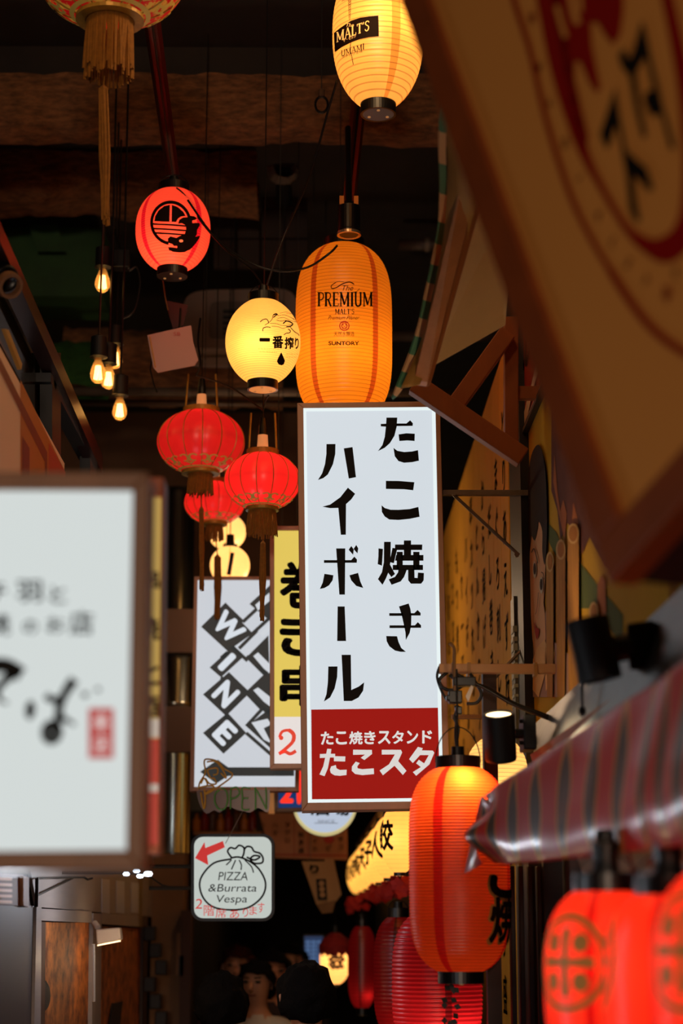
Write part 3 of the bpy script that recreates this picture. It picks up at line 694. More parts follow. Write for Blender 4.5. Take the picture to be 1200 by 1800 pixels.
# ---- round sign
c = P(571, 1411, 9.0); r = 57 * mpp(c); t = thing('round_sign', c, 'round white lightbox with a yellow rim peeking out under the tall sign', 'sign'); AX = Matrix.Rotation(PI / 2, 4, 'X')
MB().lathe(c, [(r * .9, 0), (r, -.002), (r, -.08), (0, -.08)], 64, axis=AX).build('rim', mat('pale_yellow_rim', (224, 214, 150), .5, emit=.65), t)
MB().lathe(c, [(0, .003), (r * .91, .003)], 64, axis=AX).build('lit_panel', flat('blue_white_panel', (182, 194, 212), 1.0), t)
MB().tube([c + Vector((0, .04, r * .9)), (c.x, c.y + .04, 5.45)], .003, 5).build('hanging_rod', CABLE, t)
k = Ink(); fitbox(k, '酒場', 545, 1398, 615, 1434, bold=.03); k.build('black_lettering', lambda x, y: P(x, y, 8.99), INK, t)
k = Ink(); fitbox(k, 'SINCE', 558, 1441, 588, 1446); k.line([(552, 1447), (594, 1447)], 1); k.build('small_print', lambda x, y: P(x, y, 8.99), mat('grey_small_print', (120, 130, 145), .6, emit=.4), t)

# ---- rounded square pizza sign
t = thing('hanging_sign', P(409, 1617, 7.6), 'rounded square white sign with a bag drawing and a red arrow', 'sign')
def rrect(x0, y0, x1, y1, r, n=6):
    o = []
    for cx, cy, a in ((x1 - r, y0 + r, -PI / 2), (x1 - r, y1 - r, 0), (x0 + r, y1 - r, PI / 2), (x0 + r, y0 + r, PI)):
        o += [(cx + r * math.cos(a + PI / 2 * i / n), cy + r * math.sin(a + PI / 2 * i / n)) for i in range(n + 1)]
    return o
MB().prism([P(x, y, 7.6) for x, y in rrect(337, 1467, 481, 1618, 19)], (0, .09, 0)).build('sign_case', BLACKM, t, bevel=.003)
MB().prism([P(x, y, 7.595) for x, y in rrect(341, 1471, 477, 1614, 16)], (0, .01, 0)).build('lit_panel', flat('greenish_white_panel', (186, 194, 188), 1.0), t)
fp = lambda x, y, e=0: P(x, y, 7.593 - e)
z = lambda pts: [(260 + x / 3, 1400 + y / 3) for x, y in pts]
k = Ink(); LW = 3.2
k.line(smooth2(z([(440, 330), (350, 350), (290, 410), (272, 470), (295, 540), (350, 585), (440, 598), (530, 585), (600, 530), (620, 460), (590, 390), (540, 345), (480, 320), (435, 325)])), LW)
k.line(smooth2(z([(440, 322), (420, 290), (435, 270), (460, 275), (480, 258), (505, 270), (505, 300), (495, 325)])), LW); k.line(smooth2(z([(505, 285), (520, 265), (545, 268), (560, 290), (590, 300), (606, 325), (600, 350), (560, 352), (540, 330), (560, 312), (590, 318), (560, 335), (520, 320)])), LW)
for pp in ([(440, 335), (412, 362)], [(462, 335), (440, 385)], [(480, 335), (492, 360), (490, 388)], [(510, 335), (545, 370), (556, 402)]): k.line(smooth2(z(pp)), 2.2)
for s, x0, y0, x1, y1 in (('PIZZA', 370, 398, 525, 442), ('&Burrata', 318, 462, 572, 502), ('Vespa', 362, 520, 522, 572)):
    (x0, y0), (x1, y1) = z([(x0, y0), (x1, y1)]); k.nx(); fitbox(k, s, x0, y0, x1, y1, shear=.15)
k.build('black_drawing', lambda x, y: fp(x, y, .001), INK, t)
k = Ink(); k.poly(z([(248, 325), (298, 240), (302, 272), (395, 235), (405, 268), (312, 312), (318, 362)]))
(x0, y0), (x1, y1) = z([(248, 540), (285, 592)]); k.nx(); fitbox(k, '2', x0, y0, x1, y1, shear=.1)
for ch, a, b, y0, y1 in (('階', 294, 350, 572, 630), ('席', 356, 412, 590, 640), ('あ', 432, 480, 596, 642), ('り', 500, 528, 588, 636), ('ま', 534, 574, 580, 624), ('す', 578, 614, 560, 612)):
    (x0, q0), (x1, q1) = z([(a, y0), (b, y1)]); k.nx(); fitbox(k, ch, x0, q0, x1, q1)
k.build('red_drawing', lambda x, y: fp(x, y, .001), mat('red_marker', (200, 44, 40), .5, emit=.7), t)
for y in (1523, 1561): MB().tube([P(262, y, 7.63), P(340, y, 7.63)], .009, 6).build('arm', BLACKM, t)
MB().tube([P(262, 1540, 7.63), P(285, 1556, 7.63), P(300, 1560, 7.63)], .004, 6).build('arm_cable', CABLE, t)
MB().tube([P(440, 1400, 7.6), P(396, 1483, 7.58)], .0015, 5).build('support_wire', BR, t)
# ---- OPEN neon on a clear brown board, tubes unlit
t = thing('neon_sign', P(410, 1425, 7.5), 'unlit neon sign reading OPEN on a clear brown scalloped board', 'sign')
out = smooth2([(345, 1390), (350, 1412), (362, 1430), (376, 1424), (386, 1428), (400, 1418), (410, 1421), (418, 1424), (428, 1426), (440, 1428), (454, 1420), (470, 1428), (474, 1410), (474, 1388)], 3)
MB().prism([P(x, y, 7.5) for x, y in out], (0, .008, 0)).build('backing_board', mat('brown_clear_board', (118, 84, 68), .3, spec=.5), t)
GT = mat('green_neon_tube', (84, 150, 60), .3); YT = mat('amber_neon_tube', (214, 156, 40), .3)
def neon(ps, m, r=.0036):
    mb = MB()
    for p in ps: mb.tube([P(x, y, 7.488) for x, y in smooth2(p, 5)], r, 6)
    return mb.build('neon_tube', m, t, smooth=True)
neon([[(386, 1388), (378, 1396), (378, 1412), (386, 1423), (396, 1420), (400, 1404), (397, 1390), (388, 1385)]], GT); neon([[(405, 1422), (405, 1400), (406, 1386)], [(406, 1386), (416, 1384), (421, 1394), (414, 1402), (406, 1404)]], GT)
neon([[(440, 1386), (426, 1385), (426, 1402), (426, 1422), (438, 1423)], [(426, 1403), (436, 1403)]], GT); neon([[(449, 1423), (449, 1400), (448, 1384)], [(448, 1384), (458, 1402), (468, 1422)], [(468, 1422), (468, 1400), (467, 1384)]], GT)
zz = lambda pts: [(330 + x / 5.217, 1320 + y / 5.217) for x, y in pts]
neon([zz(q) for q in ([(100, 340), (110, 290), (160, 200), (150, 110), (170, 75), (270, 95), (330, 160), (410, 215), (350, 280), (200, 380), (150, 400)], [(120, 380), (135, 480), (150, 530), (160, 440), (150, 350)],
    [(160, 250), (200, 300), (260, 300), (240, 250), (210, 250), (180, 180), (220, 160), (270, 160), (270, 210), (230, 220)], [(175, 100), (260, 100), (330, 190), (350, 250), (300, 200)], [(90, 340), (180, 320), (240, 330), (160, 390)], [(120, 300), (150, 250), (180, 310), (140, 330)])], YT)
MB().tube([P(350, 1396, 7.505), P(350, 1389, 8.0), P(350, 1386, 8.0)], .0015, 5).build('hanging_wire', CABLE, t)
# ---- paper menu boards
MP = mat('tan_menu_paper', (150, 100, 72), .8, var=.15, scale=4)
t = thing('menu_board', P(530, 1510, 10.5), 'long tan paper menu board behind the round sign', 'menu board')
MB().hexa([P(455, 1428, 10.5), P(610, 1430, 10.5), P(611, 1512, 10.5), P(476, 1508, 10.5)], [P(455, 1428, 10.53), P(610, 1430, 10.53), P(611, 1512, 10.53), P(476, 1508, 10.53)]).build('board', MP, t)
k = Ink()
for s, x, y0 in (('コ', 461, 1447), ('ハマ', 483, 1447), ('マグロ', 505, 1446), ('刺身盛', 529, 1462), ('イカ', 553, 1474), ('エビ', 577, 1474), ('タコ', 598, 1470)):
    v, f, w_, h_ = glyphs(s, 11, vertical=True, bold=.01, lead=1.25); k.nx().add((v, f), x, y0 + h_ / 2, 1, -1)
k.build('menu_word', lambda x, y: P(x, y, 10.495), mat('menu_ink', (84, 52, 38), .7), t)
k = Ink()
for x in (517, 541): k.line([(x, 1440), (x, 1506)], 1.2)
k.line([(478, 1502), (611, 1504)], 2.5); k.build('red_rule', lambda x, y: P(x, y, 10.496), mat('faded_red_rule', (130, 40, 32), .7), t)
Ink().poly(ell(578, 1476, 9, 7, 14)).build('red_spot', lambda x, y: P(x, y, 10.494), mat('menu_red', (150, 26, 22), .6), t)
MB().tube([P(600, 1429, 10.515), (P(600, 1429, 10.515).x, 10.515, 5.45)], .002, 5).build('hanging_wire', CABLE, t)
t = thing('paper_banner', P(560, 1600, 10.0), 'slanting pair of narrow paper banners with a black boxed stamp', 'banner')
MB().hexa([P(530, 1514, 10), P(573, 1514, 10), P(590, 1582, 10), P(556, 1590, 10)], [P(530, 1514, 10.01), P(573, 1514, 10.01), P(590, 1582, 10.01), P(556, 1590, 10.01)]).build('paper', mat('tan_banner_paper', (152, 116, 78), .8), t)
MB().hexa([P(570, 1510, 10.05), P(586, 1510, 10.05), P(600, 1572, 10.05), P(586, 1590, 10.05)], [P(570, 1510, 10.06), P(586, 1510, 10.06), P(600, 1572, 10.06), P(586, 1590, 10.06)]).build('paper', mat('tan_banner_paper', (152, 116, 78), .8), t)
MB().hexa([P(556, 1590, 10), P(590, 1582, 10), P(584, 1604, 10), P(566, 1606, 10)], [P(556, 1590, 10.02), P(590, 1582, 10.02), P(584, 1604, 10.02), P(566, 1606, 10.02)]).build('lower_fold', mat('tan_banner_paper2', (110, 78, 46), .8), t)
k = Ink(); fitbox(k, 'り', 544, 1520, 560, 1535, bold=.03); k.poly([(555, 1545), (573, 1545), (575, 1582), (558, 1582)]); k.build('black_print', lambda x, y: P(x, y, 9.99), INK, t)
k = Ink(); [k.poly(ell(565 + i * .8, 1553 + 10 * i, 5, 5, 12)) for i in range(3)]; k.build('stamp_print', lambda x, y: P(x, y, 9.985), mat('tan_banner_paper', (152, 116, 78), .8), t)
MB().tube([P(545, 1515, 10.005), (P(545, 1515, 10.005).x, 10.005, 5.45)], .002, 5).build('hanging_wire', CABLE, t)
# ---- small wall screen far down the alley
t = thing('wall_screen', P(550, 1705, 12), 'small bluish screen glowing far down the alley above the heads', 'screen')
MB().hexa([P(533, 1643, 12), P(569, 1643, 12), P(569, 1705, 12), P(533, 1705, 12)], [P(533, 1643, 12.08), P(569, 1643, 12.08), P(569, 1705, 12.08), P(533, 1705, 12.08)]).build('screen_case', BLACKM, t)
Ink().poly([(535, 1646), (567, 1646), (567, 1702), (535, 1702)]).build('display', lambda x, y: P(x, y, 11.99), flat('screen_blue', (44, 60, 92), .8), t)
k = Ink()
for r_i in range(7):
    for c_i in range(3): k.poly([(537 + c_i * 10, 1654 + r_i * 7), (545 + c_i * 10, 1654 + r_i * 7), (545 + c_i * 10, 1658 + r_i * 7), (537 + c_i * 10, 1658 + r_i * 7)])
k.build('display_text', lambda x, y: P(x, y, 11.985), flat('screen_text', (90, 120, 165), .8), t)

# ================================================================== PAPER LANTERNS
SER = {   # small hand-drawn slab-serif capitals in a 0..w x 0..1 box: strokes and serif feet
 'P': (.62, [([(.14, 0), (.14, 1)], .15), ([(.14, .95), (.38, .95), (.54, .86), (.54, .6), (.38, .47), (.14, .47)], .09)], [(.14, 0, .14), (.08, 1, .10)]),
 'R': (.70, [([(.14, 0), (.14, 1)], .15), ([(.14, .95), (.38, .95), (.54, .86), (.54, .63), (.38, .5), (.14, .5)], .09), ([(.34, .5), (.60, 0)], .13)], [(.14, 0, .13), (.08, 1, .10), (.62, 0, .08)]),
 'E': (.60, [([(.14, 0), (.14, 1)], .15), ([(.14, .96), (.54, .96)], .07), ([(.14, .5), (.44, .5)], .07), ([(.14, .04), (.56, .04)], .07), ([(.53, .96), (.53, .8)], .06), ([(.55, .04), (.55, .22)], .06), ([(.44, .6), (.44, .4)], .05)], [(.14, 0, .13), (.14, 1, .13)]),
 'M': (.98, [([(.14, 0), (.14, 1)], .09), ([(.14, 1), (.48, .12)], .14), ([(.48, .12), (.82, 1)], .08), ([(.82, 0), (.82, 1)], .16)], [(.14, 0, .12), (.82, 0, .14), (.1, 1, .1), (.86, 1, .1)]),
 'I': (.32, [([(.16, 0), (.16, 1)], .16)], [(.16, 0, .14), (.16, 1, .14)]),
 'U': (.74, [([(.14, 1), (.14, .25), (.24, .06), (.38, .03), (.52, .08), (.6, .25), (.6, 1)], .13)], [(.14, 1, .13), (.6, 1, .12)]),
 'A': (.76, [([(.08, 0), (.36, 1)], .07), ([(.36, 1), (.66, 0)], .15), ([(.18, .33), (.54, .33)], .07)], [(.08, 0, .10), (.66, 0, .12)]),
 'L': (.60, [([(.14, 0), (.14, 1)], .15), ([(.14, .04), (.54, .04)], .07), ([(.54, .04), (.54, .25)], .06)], [(.14, 0, .13), (.14, 1, .13)]),
 'T': (.66, [([(.33, 0), (.33, 1)], .15), ([(.04, .96), (.62, .96)], .07), ([(.05, .98), (.05, .78)], .06), ([(.61, .98), (.61, .78)], .06)], [(.33, 0, .14)]),
 "'": (.2, [([(.12, 1), (.06, .78)], .09)], []),
 'S': (.56, [([(.48, .80), (.42, .93), (.28, .97), (.12, .90), (.10, .72), (.24, .58), (.40, .46), (.46, .28), (.36, .08), (.22, .03), (.08, .12), (.06, .24)], .10)], [])}
def serif(ink, word, x0, y0, x1, y1, gap=.07, fn=None, wk=1.0):
    """slab-serif word in the pixel box (y down)"""
    tot = sum(SER[c][0] for c in word) + gap * (len(word) - 1); kx = (x1 - x0) / tot; h_ = y1 - y0; x = x0
    for i, c in enumerate(word):
        g = SER[c]; hh = h_; yy = y1
        M_ = (lambda p, X=x, Y_=yy, H_=hh: (X + p[0] * kx, Y_ - p[1] * H_))
        if fn: M_ = (lambda p, X=x, Y_=yy, H_=hh: fn(X + p[0] * kx, Y_ - p[1] * H_))
        for pts, w_ in g[1]: ink.line([M_(p) for p in (smooth2(pts, 4) if len(pts) > 3 else pts)], w_ * kx * wk)
        for sx_, sy_, hw in g[2]: ink.line([M_((sx_ - hw, sy_ + (.03 if sy_ == 0 else -.03))), M_((sx_ + hw, sy_ + (.03 if sy_ == 0 else -.03)))], .055 * h_)
        x += (g[0] + gap) * kx

# tall orange lantern above the sign
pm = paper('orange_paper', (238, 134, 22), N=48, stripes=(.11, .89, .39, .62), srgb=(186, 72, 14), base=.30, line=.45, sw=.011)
Lp = paper_lantern('paper_lantern', 604, 436, 738, 85, 6.55, pm, 'tall amber paper lantern with english beer lettering, right above the tall white lightbox', pw=4.2, rend=.42, N=48, power=1.6, lz=.34, boff=(0, .2), caph=.03, wirelen=.03, bottom='black')
fn = Lp['pix'](); k = Ink(); dk = mat('lantern_black_print', (34, 18, 12), .7, spec=.1)
serif(k, 'PREMIUM', 559, 514, 654, 539, gap=.05, wk=1.25); k.nx(); serif(k, "MALT'S", 589, 543, 622, 552.5, wk=1.2)
k.nx()
v, f, w_, h_ = glyphs('The', 1, shear=.35); k.add((v, f), 611, 507, 13, -13)
k.line(smooth2([(604, 497), (596, 496), (590, 498), (583, 503), (584, 508), (592, 506), (602, 500), (614, 497), (622, 501)]), [.8] * 12 + [1.4] * 12 + [1.6] * 12 + [1.8] * 12 + [.8]); k.line(smooth2([(620, 514), (626, 513), (631, 508)]), .8)
k.nx(); fitbox(k, 'Premium Pilsner', 577, 555, 631, 562, shear=.45)
k.nx(); fitbox(k, '天然水醸造', 587, 583, 622, 591)
k.nx(); fitbox(k, 'SUNTORY', 578, 600, 630, 607, bold=.03)
k.build('black_lettering', fn, dk, Lp['root'], step=6)
k = Ink(); k.line(ell(605, 573, 8, 8, 20), 1.8, True); k.line(ell(605, 573, 4.5, 5, 14), 1.6, True); k.poly(ell(603, 571, 1.2, 1, 6)); k.poly(ell(607.5, 571, 1.2, 1, 6)); k.line([(601, 576), (605, 574.5), (609, 576)], 1.2)
k.line([(599, 568), (605, 566), (611, 568)], 1.2); k.build('red_emblem', fn, mat('lantern_red_print', (190, 40, 24), .7, emit=.35), Lp['root'], step=6)
# spotlight above it, lamp off but its lens glows faintly
t = thing('spotlight', P(612, 425, 6.4), 'black cylindrical spotlight with a silver rim just above the tall amber lantern', 'spotlight')
a = P(612, 353, 6.45); b = P(613, 412, 6.4)
MB().lathe(b, [(.0, -.002), (.036, -.002), (.042, .0), (.043, .012), (.040, .016), (.040, .105), (.03, .11), (0, .11)], 28).build('lamp_body', BLACK, t)
MB().lathe(b, [(.028, .004), (.038, -.006), (.043, -.004), (.043, .006)], 32).build('silver_rim', mat('warm_silver', (220, 200, 170), .25, metal=.8), t)
MB().lathe(b, [(0, .02), (.030, .004)], 24).build('lens', mat('faint_glow_lens', (210, 180, 150), .2, emit=.12), t)
for s in (-1, 1): MB().box((b.x + s * .026 - .008, 6.38, b.z + .108), (b.x + s * .026 + .008, 6.42, b.z + .14)).build('bracket_tab', mat('brass_tab', (170, 110, 50), .4, metal=.5), t)
MB().tube([b + Vector((0, 0, .11)), b + Vector((0, .2, .5))], .012, 8).build('stem', BLACK, t)

# round cream lantern
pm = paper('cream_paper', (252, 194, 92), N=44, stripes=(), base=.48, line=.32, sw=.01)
Li = paper_lantern('paper_lantern', 462, 532, 671, 66, 6.3, pm, 'round glowing cream lantern with black characters and a creature drawing, open base', pw=2.1, rend=.40, qq=1.75, N=44, power=.55, lz=.40, boff=(-.1, .5), caph=.03, bottom='lit', wirelen=.05)
fs = Li['pix'](); k = Ink(); q6 = lambda p: [(380 + x / 3.53, 440 + y / 3.53) for x, y in p]
for ch, x0, y0, x1, y1 in (('一', 456, 594, 474, 600), ('番', 478, 590, 497, 611), ('搾', 499, 592, 515, 612), ('り', 517, 593, 524, 612)): k.nx(); fitbox(k, ch, x0, y0, x1, y1, bold=.035)
k.nx().poly([(493.5, 617), (497, 624), (500, 631), (498, 637), (494, 638.5), (489, 637), (486, 632), (489, 625)])
k.nx()
for p, w_ in (([(272, 452), (285, 440), (310, 435), (322, 452), (318, 460)], 5), ([(288, 505), (290, 488), (310, 480), (335, 482)], 5), ([(300, 470), (340, 440), (350, 410), (370, 402), (380, 415)], 3.5), ([(350, 410), (375, 405), (350, 425)], 6),
    ([(380, 415), (420, 410), (460, 425), (500, 440)], 2.2), ([(375, 430), (415, 425), (450, 440), (490, 450)], 2.2), ([(370, 440), (400, 445), (430, 440)], 3), ([(330, 460), (370, 460), (400, 470), (440, 470), (470, 462)], 2.5),
    ([(340, 475), (380, 478), (410, 488), (430, 480)], 2.5), ([(410, 460), (430, 445), (455, 450), (470, 462), (455, 475), (430, 478)], 7), ([(415, 525), (430, 515), (450, 512), (455, 500), (440, 490)], 5), ([(455, 480), (480, 505), (505, 520), (510, 530)], 4.5), ([(470, 430), (500, 455), (515, 470)], 2), ([(430, 400), (470, 405), (500, 425)], 1.8), ([(390, 400), (430, 392), (465, 400)], 1.8)):
    k.line(smooth2(q6(p), 4), w_ / 3.53)
k.build('black_lettering', fs, dk, Li['root'], step=5)
k = Ink()
for y, a, b in ((612, 454, 490), (617, 456, 486), (620, 502, 523), (625, 501, 521)):
    x = a
    while x < b: l = random.uniform(2, 5); k.line([(x, y + random.uniform(-.3, .3)), (min(b, x + l), y)], .8); x += l + 1.2
k.build('gold_small_print', fs, mat('gold_print', (200, 140, 40), .6, emit=.5), Li['root'], step=5, kind='stuff')

# red lantern with ring emblem
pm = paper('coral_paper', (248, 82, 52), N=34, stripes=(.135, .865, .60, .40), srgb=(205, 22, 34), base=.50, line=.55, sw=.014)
Lr = paper_lantern('paper_lantern', 304, 338, 473, 65.5, 6.6, pm, 'round coral red lantern with a black ring and sea beast emblem', pw=2.3, rend=.40, qq=1.9, N=34, power=.6, lz=.25, boff=(-.1, .25), caph=.03, bottom='black', wirelen=.055)
fs = Lr['pix'](); k = Ink(); q5 = lambda p: [(225 + x / 7.5, 300 + y / 7.5) for x, y in p]
k.line(q5(ell(562, 690, 245, 246, 50, a0=math.radians(95), a1=math.radians(345))), 5)
k.polys([[(352, 678), (360, 620), (400, 550), (470, 495), (545, 475), (545, 678)], [(572, 475), (650, 500), (720, 555), (750, 600), (690, 610), (650, 640), (630, 678), (572, 678)]], 225, 300, 7.5)
for x0, y0 in ((325, 712), (335, 768), (370, 820)): k.line(q5([(x0, y0), (560, y0 + 3), (770, y0 + 12)]), 2.6)
k.polys([[(655, 700), (670, 650), (720, 620), (775, 615), (800, 595), (860, 602), (900, 625), (880, 640), (835, 655), (838, 685), (930, 680), (935, 710), (900, 770), (900, 820), (880, 850), (940, 838), (930, 870), (880, 940), (820, 1000), (740, 1035), (680, 1040), (600, 1035), (545, 1015), (533, 980), (600, 985), (650, 990), (650, 965), (605, 965), (590, 945), (530, 930), (530, 880), (560, 855), (640, 870), (680, 845), (740, 830), (760, 770), (755, 715), (700, 690)]], 225, 300, 7.5)
k.build('black_emblem', fs, dk, Lr['root'], step=5)
Ink().poly(q5(ell(697, 906, 26, 17, 14))).build('emblem_eye', Lr['pix'](.003), mat('coral_eye', (255, 120, 70), .6, emit=.9), Lr['root'])

# upper cream lantern with a black label band
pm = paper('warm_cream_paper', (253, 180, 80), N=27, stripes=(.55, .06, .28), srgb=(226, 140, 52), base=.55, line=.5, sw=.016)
Lm = paper_lantern('paper_lantern', 664, -62, 184, 80, 5.7, pm, 'large cream lantern at the top with a black label band and grey base disc', pw=2.4, rend=.38, qq=1.8, N=36, power=.85, lz=.52, boff=(.2, .4), caph=.035, wirelen=.05)
fs = Lm['pix'](); qm = lambda p: [(570 + x / 6.316, y / 6.316) for x, y in p]; k = Ink()
k.poly(qm([(112, 362), (180, 310), (300, 232), (400, 200), (500, 186), (600, 178), (604, 398), (500, 406), (400, 425), (300, 462), (200, 510), (122, 562)]))
k.build('black_label_band', fs, dk, Lm['root'], step=5)
arc = lambda y0: (lambda x, y: (x, y0 + (y - y0)))
def tilt(x, y): return (x, y - (x - 594) * .42 + (x - 594) ** 2 * .0012)
k = Ink(); serif(k, "MALT'S", 593, 56, 650, 73, gap=.04, fn=tilt, wk=1.1)
k.nx(); v, f, w_, h_ = glyphs('The', 1, shear=.3); k.add((v, f), 617, 44, 9, -9)
k.nx(); v, f = fit_glyphs('ザ・モルツ', 22, 5); k.add(([tilt(616 + x, 75 - y) for x, y in v], f))
k.build('pale_lettering', Lm['pix'](.003), mat('pale_lantern_print', (255, 190, 100), .6, emit=.75), Lm['root'], step=5)
k = Ink(); serif(k, 'UMAMI', 601, 86, 641, 96, gap=.05, fn=lambda x, y: (x, y - (x - 601) * .30)); k.line(smooth2([(618, 72), (617, 84), (620, 98), (622, 109)]), 1.1)
k.nx(); v, f = fit_glyphs('コクとうま味', 36, 4); k.add(([(620 + x, 92 - y - x * .28) for x, y in v], f))
k.nx()
for j in range(9):
    for s in (-1, 1): k.poly([(616 + s * .3, 2 + j * 4), (616 + s * (4 - j * .25), -3 + j * 4), (616 + s * .6, 5 + j * 4)])
k.nx(); v, f = fit_glyphs('SUN', 12, 4); k.add(([(608 + x, 2 - y - x * .3) for x, y in v], f))
k.build('black_lettering', Lm['pix'](.002), dk, Lm['root'], step=5)

# long red-orange lantern at the right
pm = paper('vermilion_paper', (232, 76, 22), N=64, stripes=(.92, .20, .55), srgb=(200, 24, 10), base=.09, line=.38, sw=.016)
Lc = paper_lantern('paper_lantern', 807, 1350, 1708, 89, 5.35, pm, 'long vermilion lantern glowing at its top, overlapping the lower right of the tall lightbox', pw=5, rend=.44, N=64, power=2.4, lz=.91, boff=(.05, .55), caph=.032, bottom='black', wirelen=.10, scal=.02, up=P(800, 1184, 5.45).z)
k = Ink(); K2 = Ink()
mm = Lc['m']
for ch, y in (('た', .14), ('こ', -.02), ('焼', -.14)):
    v, f = fit_glyphs(ch, .135, .125, bold=.03); v2, f2 = fit_glyphs(ch, .15, .14, bold=.05)
    k.nx().add((v, f), 0, y - .0); K2.nx().add((v2, f2), 0, y - .0)
PH = math.radians(62)
K2.build('tan_outline', Lc['surf'](PH, .0012), mat('tan_lantern_print', (200, 120, 50), .6), Lc['root'], step=.01); k.build('black_lettering', Lc['surf'](PH, .0025), dk, Lc['root'], step=.01)

# cream lantern behind the lit spotlight
pm = paper('pale_yellow_paper', (255, 214, 130), N=24, base=.50, line=.4)
paper_lantern('paper_lantern', 873, 1298, 1470, 56, 5.95, pm, 'pale yellow lantern half hidden behind the spotlight with the lit lens', pw=3, rend=.4, N=24, power=.5, lz=.4, wirelen=.05)
# two small cream lanterns stacked far behind
pm = paper('small_cream_paper', (255, 206, 130), N=14, base=.7, line=.12, stripes=(.0,), srgb=(240, 170, 90))
paper_lantern('paper_lantern', 399, 906, 965, 33, 8.9, pm, 'small cream lantern, upper of two behind the red silk lanterns', pw=2.2, rend=.35, qq=1.8, N=14, power=.18, wirelen=.04, caph=.01, up=5.45)
Lx = paper_lantern('paper_lantern', 404, 962, 1026, 35, 8.7, pm, 'small cream lantern, lower of two, just above the slanted letter sign', pw=2.2, rend=.35, qq=1.8, N=14, power=.22, wirelen=.02, caph=.01, up=5.45)
k = Ink(); k.line([(408, 972), (406, 985), (402, 1010)], 7); k.build('dark_lettering', Lx['pix'](), mat('blue_black_ink', (40, 40, 60), .6), Lx['root'], step=5)

# ---- ribbed red lanterns, low at the right, receding
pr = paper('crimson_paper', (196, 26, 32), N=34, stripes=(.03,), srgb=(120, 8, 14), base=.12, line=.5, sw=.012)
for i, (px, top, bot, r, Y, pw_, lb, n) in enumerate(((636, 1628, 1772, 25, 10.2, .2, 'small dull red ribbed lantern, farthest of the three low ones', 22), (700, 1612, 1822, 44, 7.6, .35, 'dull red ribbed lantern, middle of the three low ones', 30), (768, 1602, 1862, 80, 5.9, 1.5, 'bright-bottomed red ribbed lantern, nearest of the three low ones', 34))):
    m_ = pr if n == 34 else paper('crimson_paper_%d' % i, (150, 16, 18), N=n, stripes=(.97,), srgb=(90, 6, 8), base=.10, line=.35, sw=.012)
    paper_lantern('paper_lantern', px, top, bot, r, Y, m_, lb, pw=3.6, rend=.42, N=n, power=pw_ * .6, lz=.16, boff=(.3, .5), wirelen=.05, scal=.03 if n == 34 else .02, group='ribbed red lanterns low at the right', bottom='black')
# ---- vermilion lanterns with a gold rice-mark, bottom right corner
pv = paper('bright_red_paper', (246, 54, 26), N=58, stripes=(.93, .30, .62), srgb=(205, 14, 12), base=.36, line=.16, sw=.012)
GP_ = mat('olive_gold_print', (122, 84, 32), .6, emit=.5)
def rice(L, phi, sc=1.0):
    k = Ink(); R_ = .080 * sc
    k.line(ell(0, 0, R_, R_, 48), .011 * sc, True); k.line(ell(0, 0, R_ * .84, R_ * .84, 48), .0022, True)
    for a in (0, PI):
        for w0, w1, vert in ((.013, .020, True), (.013, .020, False)):
            p = [(0, 0), (math.cos(a) * R_ * .30, 0), (math.cos(a) * R_ * .62, 0)]
            if vert: p = [(q[1], q[0]) for q in p]
            k.line(p, [w0 * sc, w0 * 1.1 * sc, w1 * sc])
            e = p[-1]; k.poly(ell(e[0], e[1], w1 / 2 * sc, w1 / 2 * sc, 12))
    for sx_ in (-1, 1):
        for sy_ in (-1, 1): k.poly(ell(sx_ * R_ * .40, sy_ * R_ * .42, .0165 * sc, .0165 * sc, 14))
    k.build('gold_rice_mark', L['surf'](phi, .0012), GP_, L['root'], step=.012)
for px, top, bot, r, Y, ph, dz, lb in ((1070, 1566, 1905, 113, 3.3, -41, -.055, 'bright red lantern with a whole ringed gold mark, leftmost of corner trio'), (1182, 1572, 1930, 120, 3.05, -95, -.06, 'bright red lantern with no mark showing, middle of the corner trio'), (1296, 1530, 1960, 148, 2.6, -38, .005, 'bright red lantern cut by the right edge, nearest of the corner trio')):
    L = paper_lantern('paper_lantern', px, top, bot, r, Y, pv, lb, pw=3.2, rend=.5, N=58, power=.55, lz=.62, caph=.03, wirelen=.05, bottom='black', group='red rice-mark lanterns in the lower right corner')
    zc = (L['z0'] + L['z1']) / 2
    zt = P(px, 1690 if px < 1250 else 1670, Y).z - zc
    sf = L['surf'](math.radians(ph), .0012); L['surf0'] = L['surf']
    L2 = dict(L); L2['surf'] = (lambda phi, off, Lq=L, dzz=zt: (lambda x, y: Lq['surf'](phi, off)(x, y + dzz)))
    rice(L2, math.radians(ph), .95)
    c = L['c']
    MB().lathe((c.x, Y, L['z1'] + .02), [(0, .085), (.016, .085), (.018, .065), (.024, .06), (.022, .03), (.026, .0), (0, 0)], 18).build('lamp_holder', BLACK, L['root'])
    MB().lathe((c.x, Y, L['z1'] + .012), [(.0, .012), (.034, .012), (.034, 0), (0, 0)], 18).build('holder_collar', mat('orange_lit_collar', (150, 70, 30), .5), L['root'])

